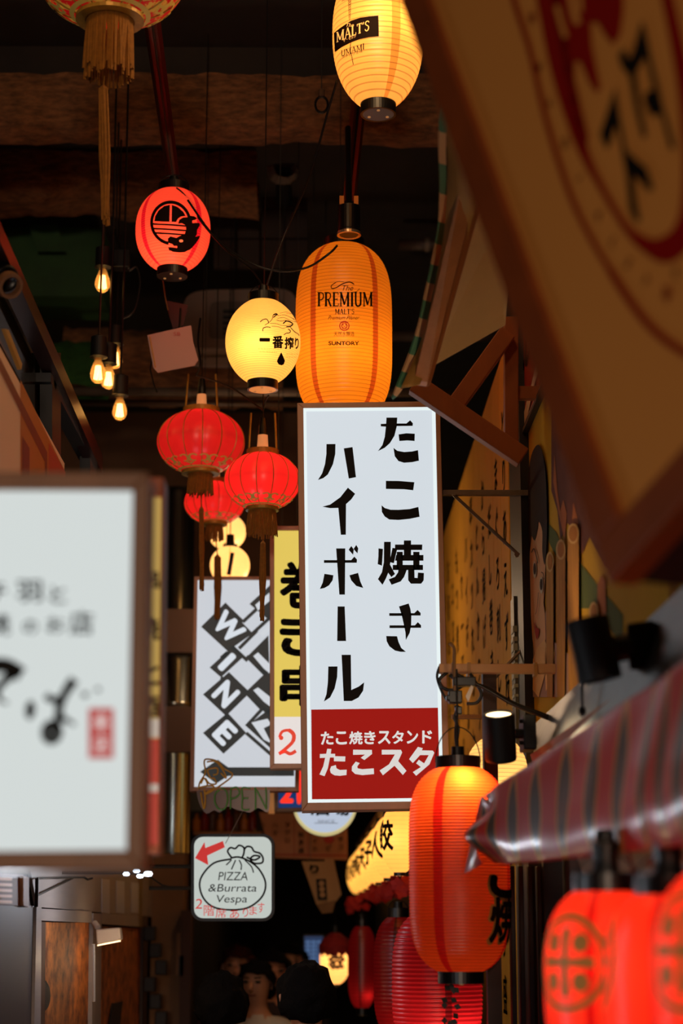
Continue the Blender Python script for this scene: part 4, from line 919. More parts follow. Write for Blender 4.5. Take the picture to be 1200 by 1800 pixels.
# ---- row of cream kanji lanterns receding along the right side
for i in range(7):
    Y = 7.4 + i * .95; pmn = 'row_cream_paper_%d' % (i % 2)
    m_ = MATS.get(pmn) or paper(pmn, (255, 198, 98), N=16, base=.55, line=.1)
    x = P(702, 1480, 7.4).x - .045 * (i / 6); zt, zb = P(702, 1413, 7.4).z, P(702, 1534, 7.4).z
    def py_of(z): 
        q = Vector((x, Y, z)) - CAM; return 900 - F * q.dot(UP) / q.dot(FW)
    def px_of(z):
        q = Vector((x, Y, z)) - CAM; return 600 + F * q.dot(RT) / q.dot(FW)
    zm = (zt + zb) / 2; r = .076 / mpp(Vector((x, Y, zm)))
    where = ('nearest, partly behind the vermilion lantern', 'second from the near end', 'third from the near end', 'fourth from the near end', 'third from the far end', 'second from the far end', 'farthest down the alley')[i]
    L = paper_lantern('paper_lantern', px_of(zm), py_of(zt), py_of(zb), r, Y, m_, 'cream kanji lantern in the right-hand row, ' + where, pw=2.0, rend=.3, N=16, power=.28, lz=.5, wirelen=.03, caph=.012, group='row of cream lanterns on the right', bottom='lit', seg=40)
    k = Ink(); v, f = fit_glyphs('餃人子天肴酒処'[i], .09, .12, bold=.03); k.add((v, f), 0, .01)
    k.build('black_character', L['surf'](math.radians(-52), .0015), dk, L['root'], step=.012)
# ochre rail they hang from
q0, q1 = P(702, 1398, 7.3), P(702, 1480, 7.4); zr = P(702, 1402, 7.4).z + .02
t = thing('hanging_rail', (q1.x, 7.3, zr), 'long dull ochre rail carrying the row of cream lanterns', 'rail')
MB().hexa([(q1.x - .012, 7.2, zr), (q1.x + .012, 7.2, zr), (q1.x + .012, 7.2, zr + .03), (q1.x - .012, 7.2, zr + .03)], [(q1.x - .057, 13.4, zr), (q1.x - .033, 13.4, zr), (q1.x - .033, 13.4, zr + .03), (q1.x - .057, 13.4, zr + .03)]).build('rail_bar', mat('dull_ochre_rail', (150, 100, 40), .6), t)
for i in range(4): MB().box((q1.x - .01 * i, 7.6 + 1.6 * i, zr + .005), (XR - .01, 7.62 + 1.6 * i, zr + .025)).build('rail_arm', BLACKM, t)
# red paper flower garland under them
FL = mat('red_paper_flower', (170, 22, 16), .7, emit=.03)
for i in range(7):
    Y = 7.5 + i * .8; c = P(712 - i * 14.5, 1552 + i * 6.5, Y); mb = MB()
    for q in range(6):
        o = c + Vector((random.uniform(-.05, .05), random.uniform(-.2, .2), random.uniform(-.035, .035)))
        for j in range(5):
            a = 2 * PI * j / 5 + q; d = Vector((math.cos(a), random.uniform(-.4, .4), math.sin(a))).normalized() * .026; n_ = d.cross(Vector((0, 1, 0))).normalized() * .013
            mb.add([o, o + d * .6 + n_, o + d * 1.15, o + d * .6 - n_], [(0, 1, 2, 3)])
    mb.build('flower_cluster', FL, label='cluster of red paper flowers under the cream lantern row, ' + ('nearest', 'second nearest', 'third nearest', 'middle one', 'third farthest', 'second farthest', 'farthest')[i], cat='flowers', group='red flowers under the lantern row', kind='stuff')

# ---- red silk lanterns
chinese_lantern(353, 777, 78, 57, 7.2, 'round red silk lantern with gold scrolls, highest of the hanging three, left', power=.9, fr=(22, 36), tassel=(890, 1040, 354, 9, 1), rot=.1, fw=.25, lz=.62)
chinese_lantern(461, 846, 68, 51, 6.7, 'round red silk lantern with dark ribs, touching the left edge of the tall sign', power=1.3, fr=(22, 44), tassel=(950, 1092, 462, 10, -2), rot=.32, fw=.34, lz=.6)
chinese_lantern(377, 884, 54, 38, 7.9, 'smaller red silk lantern tucked behind and below the other two', power=.9, fr=(18, 26), tassel=(975, 1090, 382, 12, 0), rot=.2, fw=.25, lz=.6)
chinese_lantern(196, -62, 140, 108, 5.2, 'big red and gold silk lantern cut by the top edge with an ochre fringe', power=.35, fr=(30, 106), tassel=(150, 398, 182, 17, 4), rot=0, fw=.27, pattern=True, lz=.5, socket=False)

# ================================================================== EDISON BULBS
def glassmat():
    m = bpy.data.materials.new('amber_bulb_glass'); m.use_nodes = True; nt = m.node_tree; nt.nodes.clear(); L = nt.links.new
    o = nt.nodes.new('ShaderNodeOutputMaterial'); t = nt.nodes.new('ShaderNodeBsdfTransparent'); t.inputs[0].default_value = (1, .82, .55, 1)
    g = nt.nodes.new('ShaderNodeBsdfGlossy'); g.inputs['Roughness'].default_value = .1; tr = nt.nodes.new('ShaderNodeBsdfTranslucent'); tr.inputs[0].default_value = (1, .55, .2, 1)
    a = nt.nodes.new('ShaderNodeMixShader'); a.inputs[0].default_value = .30; L(t.outputs[0], a.inputs[1]); L(tr.outputs[0], a.inputs[2])
    b = nt.nodes.new('ShaderNodeMixShader'); b.inputs[0].default_value = .06; L(a.outputs[0], b.inputs[1]); L(g.outputs[0], b.inputs[2]); L(b.outputs[0], o.inputs[0]); return m
GLASS = glassmat()
HOT = mat('glowing_filament', (255, 214, 140), .5, emit=7)
for px, top, bot, Y, lb in ((181, 470, 514, 7.0, 'highest edison bulb of the hanging cluster'), (173, 628, 674, 6.8, 'leftmost edison bulb of the hanging cluster'), (191, 640, 684, 7.0, 'edison bulb touching the leftmost one of the cluster'),
                            (203, 606, 648, 7.4, 'edison bulb partly hidden behind a black socket'), (211, 696, 739, 7.0, 'lowest edison bulb of the hanging cluster')):
    a = P(px, top, Y); b = P(px, bot, Y); h = a.z - b.z; r = h * .29
    t = thing('pendant_bulb', (a.x, Y, b.z), lb, 'light bulb', 'edison bulbs hanging in a cluster')
    prof = [(0, 0), (.3, .015), (.62, .07), (.88, .17), (1.0, .30), (.95, .45), (.8, .62), (.6, .78), (.45, .9), (.42, 1.0)]
    MB().lathe((a.x, Y, b.z), [(r * q, h * z) for q, z in smooth2(prof, 3)], 28).build('glass', GLASS, t, smooth=True)
    mb = MB()
    for s in range(6):
        an = PI * s / 3; mb.tube([(a.x + r * .42 * math.cos(an), Y + r * .42 * math.sin(an), b.z + h * .16), (a.x + r * .22 * math.cos(an + .5), Y + r * .22 * math.sin(an + .5), b.z + h * .66)], r * .17, 6)
    mb.build('filament', HOT, t)
    MB().lathe((a.x, Y, a.z), [(0, .085), (.018, .085), (.03, .078), (.031, .004), (.034, 0), (.02, -.004), (0, -.004)], 24).build('socket', BLACKM, t)
    MB().tube([(a.x, Y, a.z + .08), (a.x + .003, Y, a.z + .5), (a.x, Y, P(px, 380, Y).z + .6)], .0045, 6).build('cord', CABLE, t)
    lamp((a.x, Y, b.z + h * .38), .5, (1, .68, .32), .015, name='filament_light')
cable('cable', [(P(205, 400, 7.3).x, 7.3, 5.45), P(205, 400, 7.3), P(222, 470, 7.3), P(240, 470, 7.3), P(246, 500, 7.3), P(236, 545, 7.3), P(215, 560, 7.3)], .004, 'loose black cable looping beside the hanging edison bulbs')
t = thing('junction_box', P(210, 470, 7.3), 'small black junction box hanging above the bulb cluster', 'junction box')
u = P(200, 440, 7.3); v = P(228, 472, 7.3); MB().box((u.x, 7.28, v.z), (v.x, 7.34, u.z)).build('box_body', BLACK, t, bevel=.004)
MB().tube([P(212, 440, 7.3), P(200, 400, 7.3)], .006, 6).build('conduit', BLACK, t)

# ================================================================== SPEAKER BOX
t = thing('loudspeaker', P(304, 610, 6.9), 'tilted white box loudspeaker left of the round cream lantern', 'loudspeaker')
fr_ = [(262, 591), (333, 575), (336, 600), (345, 632), (340, 640), (278, 652), (272, 645)]
MB().prism([P(x, y, 6.9) for x, y in fr_], (0, .02, .004)).build('case', mat('white_speaker_case', (196, 158, 148), .5), t, bevel=.006)
MB().prism([P(x * .82 + 54.5, y * .8 + 118, 6.92) for x, y in fr_], (0, .12, .03)).build('rear_case', BLACKM, t, bevel=.006)
MB().tube([P(263, 592, 6.895), P(273, 646, 6.895)], .003, 5).build('grille_edge', mat('pale_edge', (200, 150, 90), .5), t)
Ink().add(fit_glyphs('SB', 12, 6), 0, 0, 1, 1).build('red_print', lambda x, y: P(311 + x, 587 - y, 6.895), mat('faded_pink_print', (200, 100, 90), .6), t)
MB().tube([P(316, 578, 6.98), P(318, 545, 6.98), P(296, 532, 7.0)], .012, 8).build('bracket_arm', BLACK, t)
MB().hexa([P(290, 528, 6.97), P(330, 536, 6.97), P(322, 572, 6.97), P(304, 578, 6.97)], [P(290, 528, 7.03), P(330, 536, 7.03), P(322, 572, 7.03), P(304, 578, 7.03)]).build('bracket_plate', BLACK, t)
MB().tube([P(284, 478, 6.9), P(290, 520, 6.9), P(295, 545, 6.9)], .0025, 5).build('hanging_wire', mat('tan_wire', (120, 90, 50), .6), t)
MB().tube([P(268, 625, 6.98), P(264, 650, 6.98), P(270, 675, 6.98), P(276, 690, 6.98)], .003, 5).build('side_wire', CABLE, t)

# ================================================================== CABLES
cable('cable', [P(310, 330, 6.5), P(326, 345, 6.5), P(352, 388, 6.5), P(398, 440, 6.45), P(440, 472, 6.4), P(462, 502, 6.35)], .0032, 'thin black cable running from the coral lantern down to the round cream lantern')
cable('cable', [P(330, 352, 6.4), P(380, 420, 6.35), P(440, 462, 6.3), P(490, 476, 6.3), P(540, 470, 6.25), P(578, 446, 6.2), P(592, 432, 6.25)], .0042, 'black cable sagging across to the top of the tall amber lantern')
cable('cable', [P(592, 142, 5.9), P(575, 200, 6.0), P(556, 270, 6.1), P(536, 330, 6.2), P(505, 400, 6.3), P(486, 450, 6.3), P(470, 500, 6.3), P(466, 515, 6.3)], .004, 'long black cable dropping from the top lantern to the round cream lantern')
t = thing('cable_ring', P(565, 190, 6.5), 'black ring hanging in front of the big beam beside a long cable', 'ring')
MB().tube([P(565 + 11 * math.cos(a), 184 + 14 * math.sin(a), 6.6) for a in [2 * PI * i / 24 for i in range(25)]], .005, 6, cap=False).build('ring', BLACK, t)
MB().tube([P(565, 158, 6.6), (P(565, 158, 6.6).x, 6.6, 5.45)], .002, 5).build('hook_wire', CABLE, t)
MB().tube([P(565, 170, 6.6), P(565, 158, 6.6)], .012, 8).build('hook_base', mat('brown_hook', (80, 55, 35), .6), t)
cable('cable', [P(345, 660, 7.15), P(385, 672, 7.1), P(420, 690, 6.9), P(455, 716, 6.75), P(462, 722, 6.7)], .0035, 'brown cable between the sockets of the two upper red silk lanterns', m=mat('brown_cable', (60, 40, 28), .6))
cable('cable', [P(345, 660, 7.1), P(352, 640, 7.1), P(348, 600, 7.2), P(352, 560, 7.3)], .004, 'black cable rising from the left red silk lantern')
cable('cable', [P(472, 695, 6.6), P(466, 706, 6.65), P(462, 722, 6.7)], .003, 'short cable from under the round cream lantern to the red lantern below')
# wiring bundle by the pale rail
t = thing('cable_bundle', P(800, 1250, 5.45), 'tangle of black cables and connectors hanging from the pale rail', 'cables')
for i, p in enumerate(([(772, 1172), (768, 1190), (776, 1215), (786, 1232)], [(786, 1182), (772, 1195), (780, 1210), (800, 1212), (830, 1195)], [(826, 1184), (836, 1200), (846, 1220), (838, 1235), (820, 1237)],
                       [(800, 1240), (802, 1260), (800, 1290), (803, 1318)], [(790, 1186), (812, 1200), (850, 1207), (900, 1235), (960, 1258), (1000, 1274)], [(800, 1184), (824, 1196), (856, 1212), (905, 1240), (960, 1262), (1000, 1276)],
                       [(805, 1240), (798, 1262), (806, 1280), (804, 1300)], [(790, 1130), (798, 1140), (798, 1165), (799, 1230)])):
    MB().tube([P(x, y, 5.50 - .012 * i) for x, y in smooth2(p, 5)], (.004, .005, .005, .004, .006, .005, .003, .005)[i], 7).build('cable', CABLE if i != 7 else mat('tan_conduit', (120, 85, 50), .6), t, smooth=True)
for (x0, y0, x1, y1, m) in ((788, 1214, 812, 1236, BLACK), (784, 1222, 792, 1232, BLACK), (796, 1190, 836, 1206, BLACK), (800, 1242, 812, 1256, BLACK)):
    u = P(x0, y0, 5.42); v = P(x1, y1, 5.42); MB().box((u.x, 5.41, v.z), (v.x, 5.45, u.z)).build('connector', m, t, bevel=.003)
MB().prism([P(818, 1224, 5.4), P(828, 1204, 5.4), P(832, 1208, 5.4), (P(823, 1234, 5.4))], (0, .01, 0)).build('tag', WHITEP, t)

# ================================================================== SPOTLIGHTS ON THE RIGHT
t = thing('spotlight', P(878, 1345, 5.2), 'black cylindrical spotlight standing upright with a glowing lens on top', 'spotlight')
a = P(872, 1262, 5.2); b = P(880, 1336, 5.2); ax = (a - b); Lh = ax.length; r = 28 * mpp(b)
tilt_ = Vector((-.07, -.36, 1)).normalized().to_track_quat('Z', 'Y').to_matrix().to_4x4()
bs = b
MB().lathe(bs, [(0, 0), (r * .96, 0), (r, .006), (r, Lh * 1.12), (r * .93, Lh * 1.14), (r * .80, Lh * 1.12), (r * .78, Lh * 1.09)], 40, axis=tilt_).build('lamp_body', BLACKM, t, smooth=False)
MB().lathe(bs, [(0, Lh * 1.095), (r * .80, Lh * 1.10)], 32, axis=tilt_).build('glowing_lens', mat('glowing_lens', (255, 220, 165), .4, emit=3.0), t)
o = P(925, 1290, 5.2)
MB().tube([P(905, 1290, 5.22), P(925, 1290, 5.22)], .014, 10).build('pivot_arm', BLACKM, t)
u = P(918, 1257, 5.2); v = P(942, 1318, 5.2); MB().box((u.x, 5.18, v.z), (v.x, 5.30, u.z)).build('mount_box', BLACKM, t, bevel=.004)
for y in (1268, 1306): MB().tube([P(912, y, 5.2), P(922, y, 5.2)], .006, 6).build('knob', BLACK, t)
lamp(P(870, 1245, 5.1), 6, (1, .72, .40), .025, 'SPOT', rot=(PI + .5, 0, -.3), spot=1.9, name='spotlight_beam')
lamp(P(872, 1240, 5.12), .8, (1, .72, .40), .02, name='spotlight_spill')
t = thing('spotlight', P(1050, 1150, 3.6), 'large black cylindrical spotlight pointing down, blurred in front of the painted poster', 'spotlight')
a = P(1032, 1092, 3.6); b = P(1056, 1196, 3.6); ax = (a - b); r = 38 * mpp(b)
MB().lathe(b, [(0, .012), (r * .82, .004), (r * .84, 0), (r, 0), (r, ax.length), (r * .96, ax.length + .004), (0, ax.length + .006)], 40, axis=ax.normalized().to_track_quat('Z', 'Y').to_matrix().to_4x4()).build('lamp_body', BLACKM, t)
MB().tube([P(1078, 1142, 3.62), P(1110, 1136, 3.62)], .026, 12).build('pivot_arm', BLACKM, t)
MB().hexa([P(1100, 1096, 3.6), P(1148, 1090, 3.6), P(1152, 1178, 3.6), P(1106, 1178, 3.6)], [P(1100, 1096, 3.72), P(1148, 1090, 3.72), P(1152, 1178, 3.72), P(1106, 1178, 3.72)]).build('mount_box', BLACKM, t, bevel=.005)
for x0, y0, s in ((1092, 1117, '270'), (1097, 1155, '90')):
    Ink().add(fit_glyphs(s, 13, 6)).build('dial_print', lambda x, y, X=x0, Y_=y0: P(X + x, Y_ - y, 3.588), mat('dial_white', (210, 205, 200), .5), t)

# ================================================================== RIGHT WALL: poles, menu tablets, poster
q_ = PX(915, 900, XR).y
POST = mat('aged_steel_post', (120, 112, 92), .5, metal=.5, var=.5, scale=14)
t = thing('wall_post', PX(932, 1300, XR - .02), 'black upright post between the menu tablets and the painted poster', 'post')
y0, y1 = PX(942, 900, XR).y, PX(921, 900, XR).y
MB().box((XR - .05, y0, 1.0), (XR + .0, y1, 4.2)).build('post', mat('black_brown_paint', (26, 17, 14), .5), t)
t = thing('wall_post', PX(918, 1250, XR - .02), 'pale worn steel upright with flaking stickers beside the black post', 'post')
y2, y3 = PX(921, 1200, XR - .03).y, PX(915, 1200, XR - .03).y
MB().box((XR - .06, y2, 1.0), (XR - .03, y3, P(918, 1050, 6.3).z)).build('post', POST, t)
mb = MB()
for i in range(9):
    z = P(918, 1120 + i * 16, 6.4).z; mb.box((XR - .064, y2 - .001, z), (XR - .035, y3 - .03, z + random.uniform(.008, .024)))
mb.build('sticker', mat('pale_sticker', (190, 184, 150), .6), t, kind='stuff')
u = P(848, 1180, 5.62); v = P(872, 1180, 5.62)
t = thing('wall_post', (u.x, 5.62, 0), 'dark brown wooden post right behind the lit-top spotlight', 'post'); MB().box((u.x, 5.62, 0), (v.x, 5.67, u.z)).build('post', mat('dark_brown_wood', (64, 38, 24), .6, var=.3, scale=8), t)
# menu: boards standing on the right wall, written in columns
OCH = mat('ochre_menu_board', (226, 164, 56), .8, spec=.15, var=.12, scale=3, stretch=(1, 1, .2))
words = ['とりあえず枝豆たこわさ冷奴', 'まぐろ刺しかつお造り盛合せ', 'だし巻き玉子焼きたて', 'から揚げとり軟骨', 'とんかつソースカツ', '串カツれんこんアスパラ', 'ハイボールレモンサワー', 'ウーロンハイ緑茶ハイ梅酒', 'もつ煮込み牛すじ', 'コロッケメンチカツ', 'お好み焼き', 'ねぎ焼き焼そば']
t = thing('menu_board', (XR - .02, 7.6, 1.2), 'tall ochre wall menu written in columns of black characters behind the bracket arms', 'menu board')
ya = PX(912, 900, XR).y + .02
ink = MB()
for i in range(12):
    y_0 = ya + i * .30; y_1 = y_0 + .294
    mb = MB().box((XR - .035, y_0, 1.35), (XR - .01, y_1, 3.93 - .0 * i)); mb.build('menu_plank', OCH, t, bevel=.002)
    v, f, w_, h_ = glyphs(words[i], .15, vertical=True, bold=.012, lead=1.3)
    top = 3.74 - (i * 37 % 5) * .06
    for j, ch in enumerate(words[i]):
        v, f, w_, h_ = glyphs(ch, .15, bold=.012)
        Ink().add((v, f), 0, 0).build('character', lambda x, y, yc=(y_0 + y_1) / 2, zc=top - .08 - j * .195: Vector((XR - .037, yc - x, zc + y)), INK, t)
# painted poster
def wpix(X): return lambda x, y: PX(x, y, X)
t = thing('painted_poster', PX(1000, 1260, XR), 'large painted poster of a smiling dark-haired woman with beer mugs', 'poster')
yN = PX(1185, 1080, XR).y; yF = PX(941, 1250, XR).y
zb_ = PX(941, 1275, XR).z - .2; zt_ = PX(941, 752, XR).z
MB().box((XR - .02, yN - .5, zb_), (XR - .006, yF, zt_)).build('poster_board', mat('poster_yellow', (202, 150, 20), .85, spec=.1, var=.1, scale=2), t)
W1 = lambda p: [(780 + x / 3.914, 740 + y / 3.914) for x, y in p]
def wl(name, ps, m, lay, label=None):
    k = Ink()
    for p in ps: k.nx().poly(p)
    k.build(name, wpix(XR - .0215 - .0012 * lay), m, t, label=label)
wl('painted_band', [W1([(705, 690), (775, 770), (860, 1000), (875, 1190), (830, 1090), (770, 930), (705, 800)]), W1([(925, 960), (1050, 1120), (1230, 1330), (1230, 1560), (1060, 1290), (930, 1290)])], mat('poster_green', (84, 92, 40), .85, spec=.1), 0)
wl('painted_robe', [W1([(738, -60), (738, 480), (780, 620), (800, 820), (850, 700), (905, 780), (950, 920), (1000, 800), (1100, 1000), (1230, 1100), (1230, -400), (900, -300)])], mat('poster_purple_brown', (112, 58, 42), .85, spec=.1, var=.25, scale=6), 1)
wl('painted_flame', [W1([(760, 230), (752, 420), (790, 640), (830, 820), (845, 640), (820, 540), (800, 620), (780, 480)]), W1([(890, 560), (880, 700), (905, 760), (925, 700)]), W1([(1055, 1130), (1080, 1060), (1110, 1100), (1120, 1500), (1060, 1700)])], mat('poster_orange_brown', (176, 98, 48), .85, spec=.1), 2)
wl('painted_collar', [W1([(690, 1480), (700, 1300), (740, 1500), (800, 1560), (900, 1640), (900, 1900), (610, 1900), (615, 1560)])], mat('poster_lilac', (170, 128, 110), .85, spec=.1), 2)
SKIN_P = mat('poster_skin', (226, 166, 118), .85, spec=.1)
wl('painted_face', [W1([(590, 900), (600, 790), (640, 700), (660, 690), (690, 800), (700, 950), (694, 1100), (684, 1250), (694, 1330), (700, 1500), (660, 1600), (625, 1600), (608, 1500), (596, 1300), (590, 1100)])], SKIN_P, 3)
wl('painted_hand', [W1([(640, 1560), (690, 1500), (716, 1560), (716, 1640), (690, 1760), (650, 1900), (610, 1850), (612, 1640)]), W1([(690, 1560), (740, 1480), (760, 1600), (730, 1800), (700, 1860)])], mat('poster_hand', (236, 178, 112), .85, spec=.1), 4)
wl('painted_hair', [W1(smooth2([(583, 900), (578, 700), (580, 400), (600, 240), (640, 165), (672, 200), (694, 320), (704, 480), (708, 720), (702, 900), (692, 990), (676, 900), (676, 760), (652, 692), (640, 750), (622, 822), (600, 790)], 4, True))], mat('poster_hair', (44, 22, 20), .85, spec=.1), 5)
MUG = mat('poster_mug', (190, 128, 54), .85, spec=.1, var=.3, scale=12, stretch=(1, 4, .5))
for x0, x1, y0 in ((703, 752, 985), (772, 834, 900), (850, 926, 790), (1000, 1060, 1330)):
    wl('painted_mug', [W1([(x0, y0), (x1, y0), (x1, y0 + 400), (x1 - 4, 1900), (x0 + 6, 1900), (x0, y0 + 400)])], MUG, 6)
    cx, cy = (x0 + x1) / 2, y0 - 15
    wl('painted_mug_rim', [W1(ell(cx, cy, (x1 - x0) / 2 + 2, 70, 24))], mat('poster_rim', (206, 160, 96), .85, spec=.1), 7)
    wl('painted_beer', [W1(ell(cx, cy, (x1 - x0) / 2 - 8, 55, 24))], mat('poster_beer', (168, 104, 36), .85, spec=.1), 8)
DKB = mat('poster_dark_line', (50, 24, 20), .85, spec=.1)
for cx, cy in ((624, 1022), (669, 1130)):
    wl('painted_eye', [W1(ell(cx, cy, 13, 58, 16))], mat('poster_eye_white', (214, 190, 160), .85, spec=.1), 6); wl('painted_iris', [W1(ell(cx - 1, cy - 5, 9, 40, 14))], DKB, 7)
k = Ink(); k.line(smooth2(W1([(602, 905), (620, 880), (640, 950), (644, 980)])), 1.6); k.line(smooth2(W1([(668, 1040), (682, 1050), (690, 1090)])), 1.5); k.line(smooth2(W1([(650, 1180), (640, 1290), (630, 1330)])), .7)
k.line(W1([(955, 940), (955, 1290)]), .6); k.build('painted_line', wpix(XR - .0305), DKB, t)
wl('painted_lips', [W1([(617, 1380), (632, 1420), (656, 1432), (650, 1480), (636, 1505), (626, 1460)])], mat('poster_red_lips', (170, 26, 22), .85, spec=.1), 6)
# red drinks sign above the poster
t = thing('wall_sign', PX(935, 780, XR), 'red and white enamel drinks sign above the painted poster, mostly covered', 'sign')
yb = PX(921.5, 700, XR).y; yq = yb - 1.6
zq = zt_ + .004
MB().box((XR - .03, yq, zq), (XR - .005, yb, zq + .5)).build('enamel_board', mat('enamel_red', (158, 24, 20), .3), t)
k = Ink(); k.line(smooth2([(.02, .06), (.2, .02), (.4, .05), (.7, .10), (1.0, .05), (1.4, .08)]), [.05] * 6 + [.07] * 6 + [.04] * 6 + [.05] * 6 + [.06] * 7)
k.nx().line([(0, .012), (1.6, .012)], .02)
k.nx()
v, f, w_, h_ = glyphs('Coca-Cola', .30, shear=.5, bold=.01); k.add((v, f), .12 + w_ / 2, .30)
k.build('white_lettering', lambda x, y: Vector((XR - .033, yb - x, zq + y)), mat('enamel_white', (206, 180, 150), .4), t)
MB().box((XR - .04, yq, zq - .012), (XR - .005, yb, zq + .002)).build('dark_strip', BLACKM, t)
# brushed steel hood
t = thing('steel_hood', PX(1050, 1300, XR), 'scratched brushed steel hood sloping under the painted poster', 'hood')
H0 = [PX(940, 1272, XR - .045), PX(1260, 975, XR - .045), PX(1290, 1130, XR - .12), PX(935, 1365, XR - .12)]
MB().hexa(H0, [p + Vector((.025, 0, -.01)) for p in H0]).build('steel_sheet', STEEL, t)
MB().tube([PX(1021, 1190, XR - .10), PX(1023, 1258, XR - .12)], .004, 6).build('hanging_bolt', BLACK, t)
MB().lathe(PX(1023, 1250, XR - .13), [(0, -.008), (.008, -.008), (.008, .008), (0, .008)], 8).build('nut', BLACK, t)
# orange wooden board carrying the awning
t = thing('awning_board', P(1020, 1290, 4.2), 'long orange-brown wooden board running above the striped plastic banner', 'board')
a_, b_ = P(931, 1326, 5.3), P(1113, 1199, 3.75); c2, d2 = P(945, 1372, 5.3), P(1131, 1262, 3.75)
MB().hexa([a_, b_, d2, c2], [q + Vector((.03, 0, .0)) for q in (a_, b_, d2, c2)]).build('board', mat('orange_brown_board', (168, 84, 34), .6, var=.2, scale=5), t, bevel=.002)
MB().hexa([P(1116, 1222, 3.7), P(1260, 1120, 2.9), P(1262, 1134, 2.9), P(1120, 1240, 3.7)], [P(1116, 1222, 3.75), P(1260, 1120, 2.95), P(1262, 1134, 2.95), P(1120, 1240, 3.75)]).build('dark_edge', BLACKM, t)

# ================================================================== STRIPED PLASTIC BANNER
def bannermat():
    m = bpy.data.materials.new('striped_plastic_film'); m.use_nodes = True; nt = m.node_tree; b = nt.nodes['Principled BSDF']; L = nt.links.new
    tc = nt.nodes.new('ShaderNodeTexCoord'); sp = nt.nodes.new('ShaderNodeSeparateXYZ'); L(tc.outputs['UV'], sp.inputs[0]); u, v = sp.outputs[0], sp.outputs[1]
    un = math_n(nt, 'MULTIPLY', u, 11.0); fr = math_n(nt, 'ABSOLUTE', math_n(nt, 'SUBTRACT', math_n(nt, 'FRACT', un), .5))
    vv = math_n(nt, 'ABSOLUTE', math_n(nt, 'MULTIPLY_ADD', v, 2.0, -1.0)); ln = math_n(nt, 'SUBTRACT', 1.0, math_n(nt, 'POWER', vv, 2.0))
    dk_ = math_n(nt, 'LESS_THAN', fr, math_n(nt, 'MULTIPLY_ADD', ln, .26, -.05)); orr = math_n(nt, 'LESS_THAN', fr, math_n(nt, 'MULTIPLY_ADD', ln, .18, .09))
    m1 = nt.nodes.new('ShaderNodeMix'); m1.data_type = 'RGBA'; m1.inputs[6].default_value = (*lin((200, 34, 24)), 1); m1.inputs[7].default_value = (*lin((214, 120, 30)), 1); L(orr, m1.inputs[0])
    m2 = nt.nodes.new('ShaderNodeMix'); m2.data_type = 'RGBA'; L(m1.outputs[2], m2.inputs[6]); m2.inputs[7].default_value = (*lin((72, 54, 40)), 1); L(dk_, m2.inputs[0])
    L(m2.outputs[2], b.inputs['Base Color']); b.inputs['Roughness'].default_value = .55; b.inputs['Coat Weight'].default_value = .35; b.inputs['Coat Roughness'].default_value = .2; b.inputs['Specular IOR Level'].default_value = .4
    return m
# top and bottom edge as seen, nearer to the right
TOPL = [(848, 1398, 4.55), (880, 1378, 4.4), (960, 1327, 4.0), (1060, 1262, 3.5), (1150, 1203, 3.1), (1200, 1166, 2.9), (1290, 1100, 2.6)]
BOTL = [(852, 1518, 4.5), (893, 1520, 4.3), (960, 1515, 4.0), (1050, 1504, 3.5), (1140, 1493, 3.1), (1200, 1488, 2.9), (1290, 1478, 2.6)]
def lerp_l(Lq, s):
    x = s * (len(Lq) - 1); i = min(len(Lq) - 2, int(x)); f = x - i; return tuple(Lq[i][k] + (Lq[i + 1][k] - Lq[i][k]) * f for k in range(3))
mb = MB(); NU, NV = 90, 40; V = []; UV = []
for i in range(NU + 1):
    s = i / NU; a = P(*lerp_l(TOPL, s)); b = P(*lerp_l(BOTL, s))
    for j in range(NV + 1):
        q = j / NV; p = a.lerp(b, q)
        bulge = -.022 * math.sin(PI * q) - .006 * math.sin(2 * PI * q + 1.0 + 2 * s) + .0015 * math.sin(s * 30 + q * 5)
        fold = .030 * math.exp(-((s) / .13) ** 2) * math.sin(q * 2 * PI * 1.15 + .3)
        p = p + Vector((bulge + fold, -.3 * fold, .0)); V.append(p); UV.append((s, 1 - q))
mb.add(V, [(i * (NV + 1) + j, i * (NV + 1) + j + 1, (i + 1) * (NV + 1) + j + 1, (i + 1) * (NV + 1) + j) for i in range(NU) for j in range(NV)]); mb.uv = UV; mb.uvfix = False
t = thing('plastic_banner', P(1000, 1500, 3.8), 'glossy striped plastic banner of red, gold and dark leaf shapes sagging along the right', 'banner')
BM = bannermat(); ob = mb.build('printed_film', BM, t, smooth=True)
so = ob.modifiers.new('thickness', 'SOLIDIFY'); so.thickness = .002
# turned end flap
mb = MB(); V = []; UV = []
for i in range(13):
    s = i / 12
    for j in range(25):
        q = j / 24; a = P(848 - 5 * s, 1398 + 8 * s, 4.55 + .08 * s); b = P(852 - 37 * s, 1518 + 18 * s, 4.5 + .12 * s); p = a.lerp(b, q); p.x += .02 * math.sin(q * 6) * (1 - s) ; V.append(p); UV.append((-.09 * s, 1 - q))
mb.add(V, [(i * 25 + j, i * 25 + j + 1, (i + 1) * 25 + j + 1, (i + 1) * 25 + j) for i in range(12) for j in range(24)]); mb.uv = UV; mb.uvfix = False
mb.build('end_flap', BM, t, smooth=True)
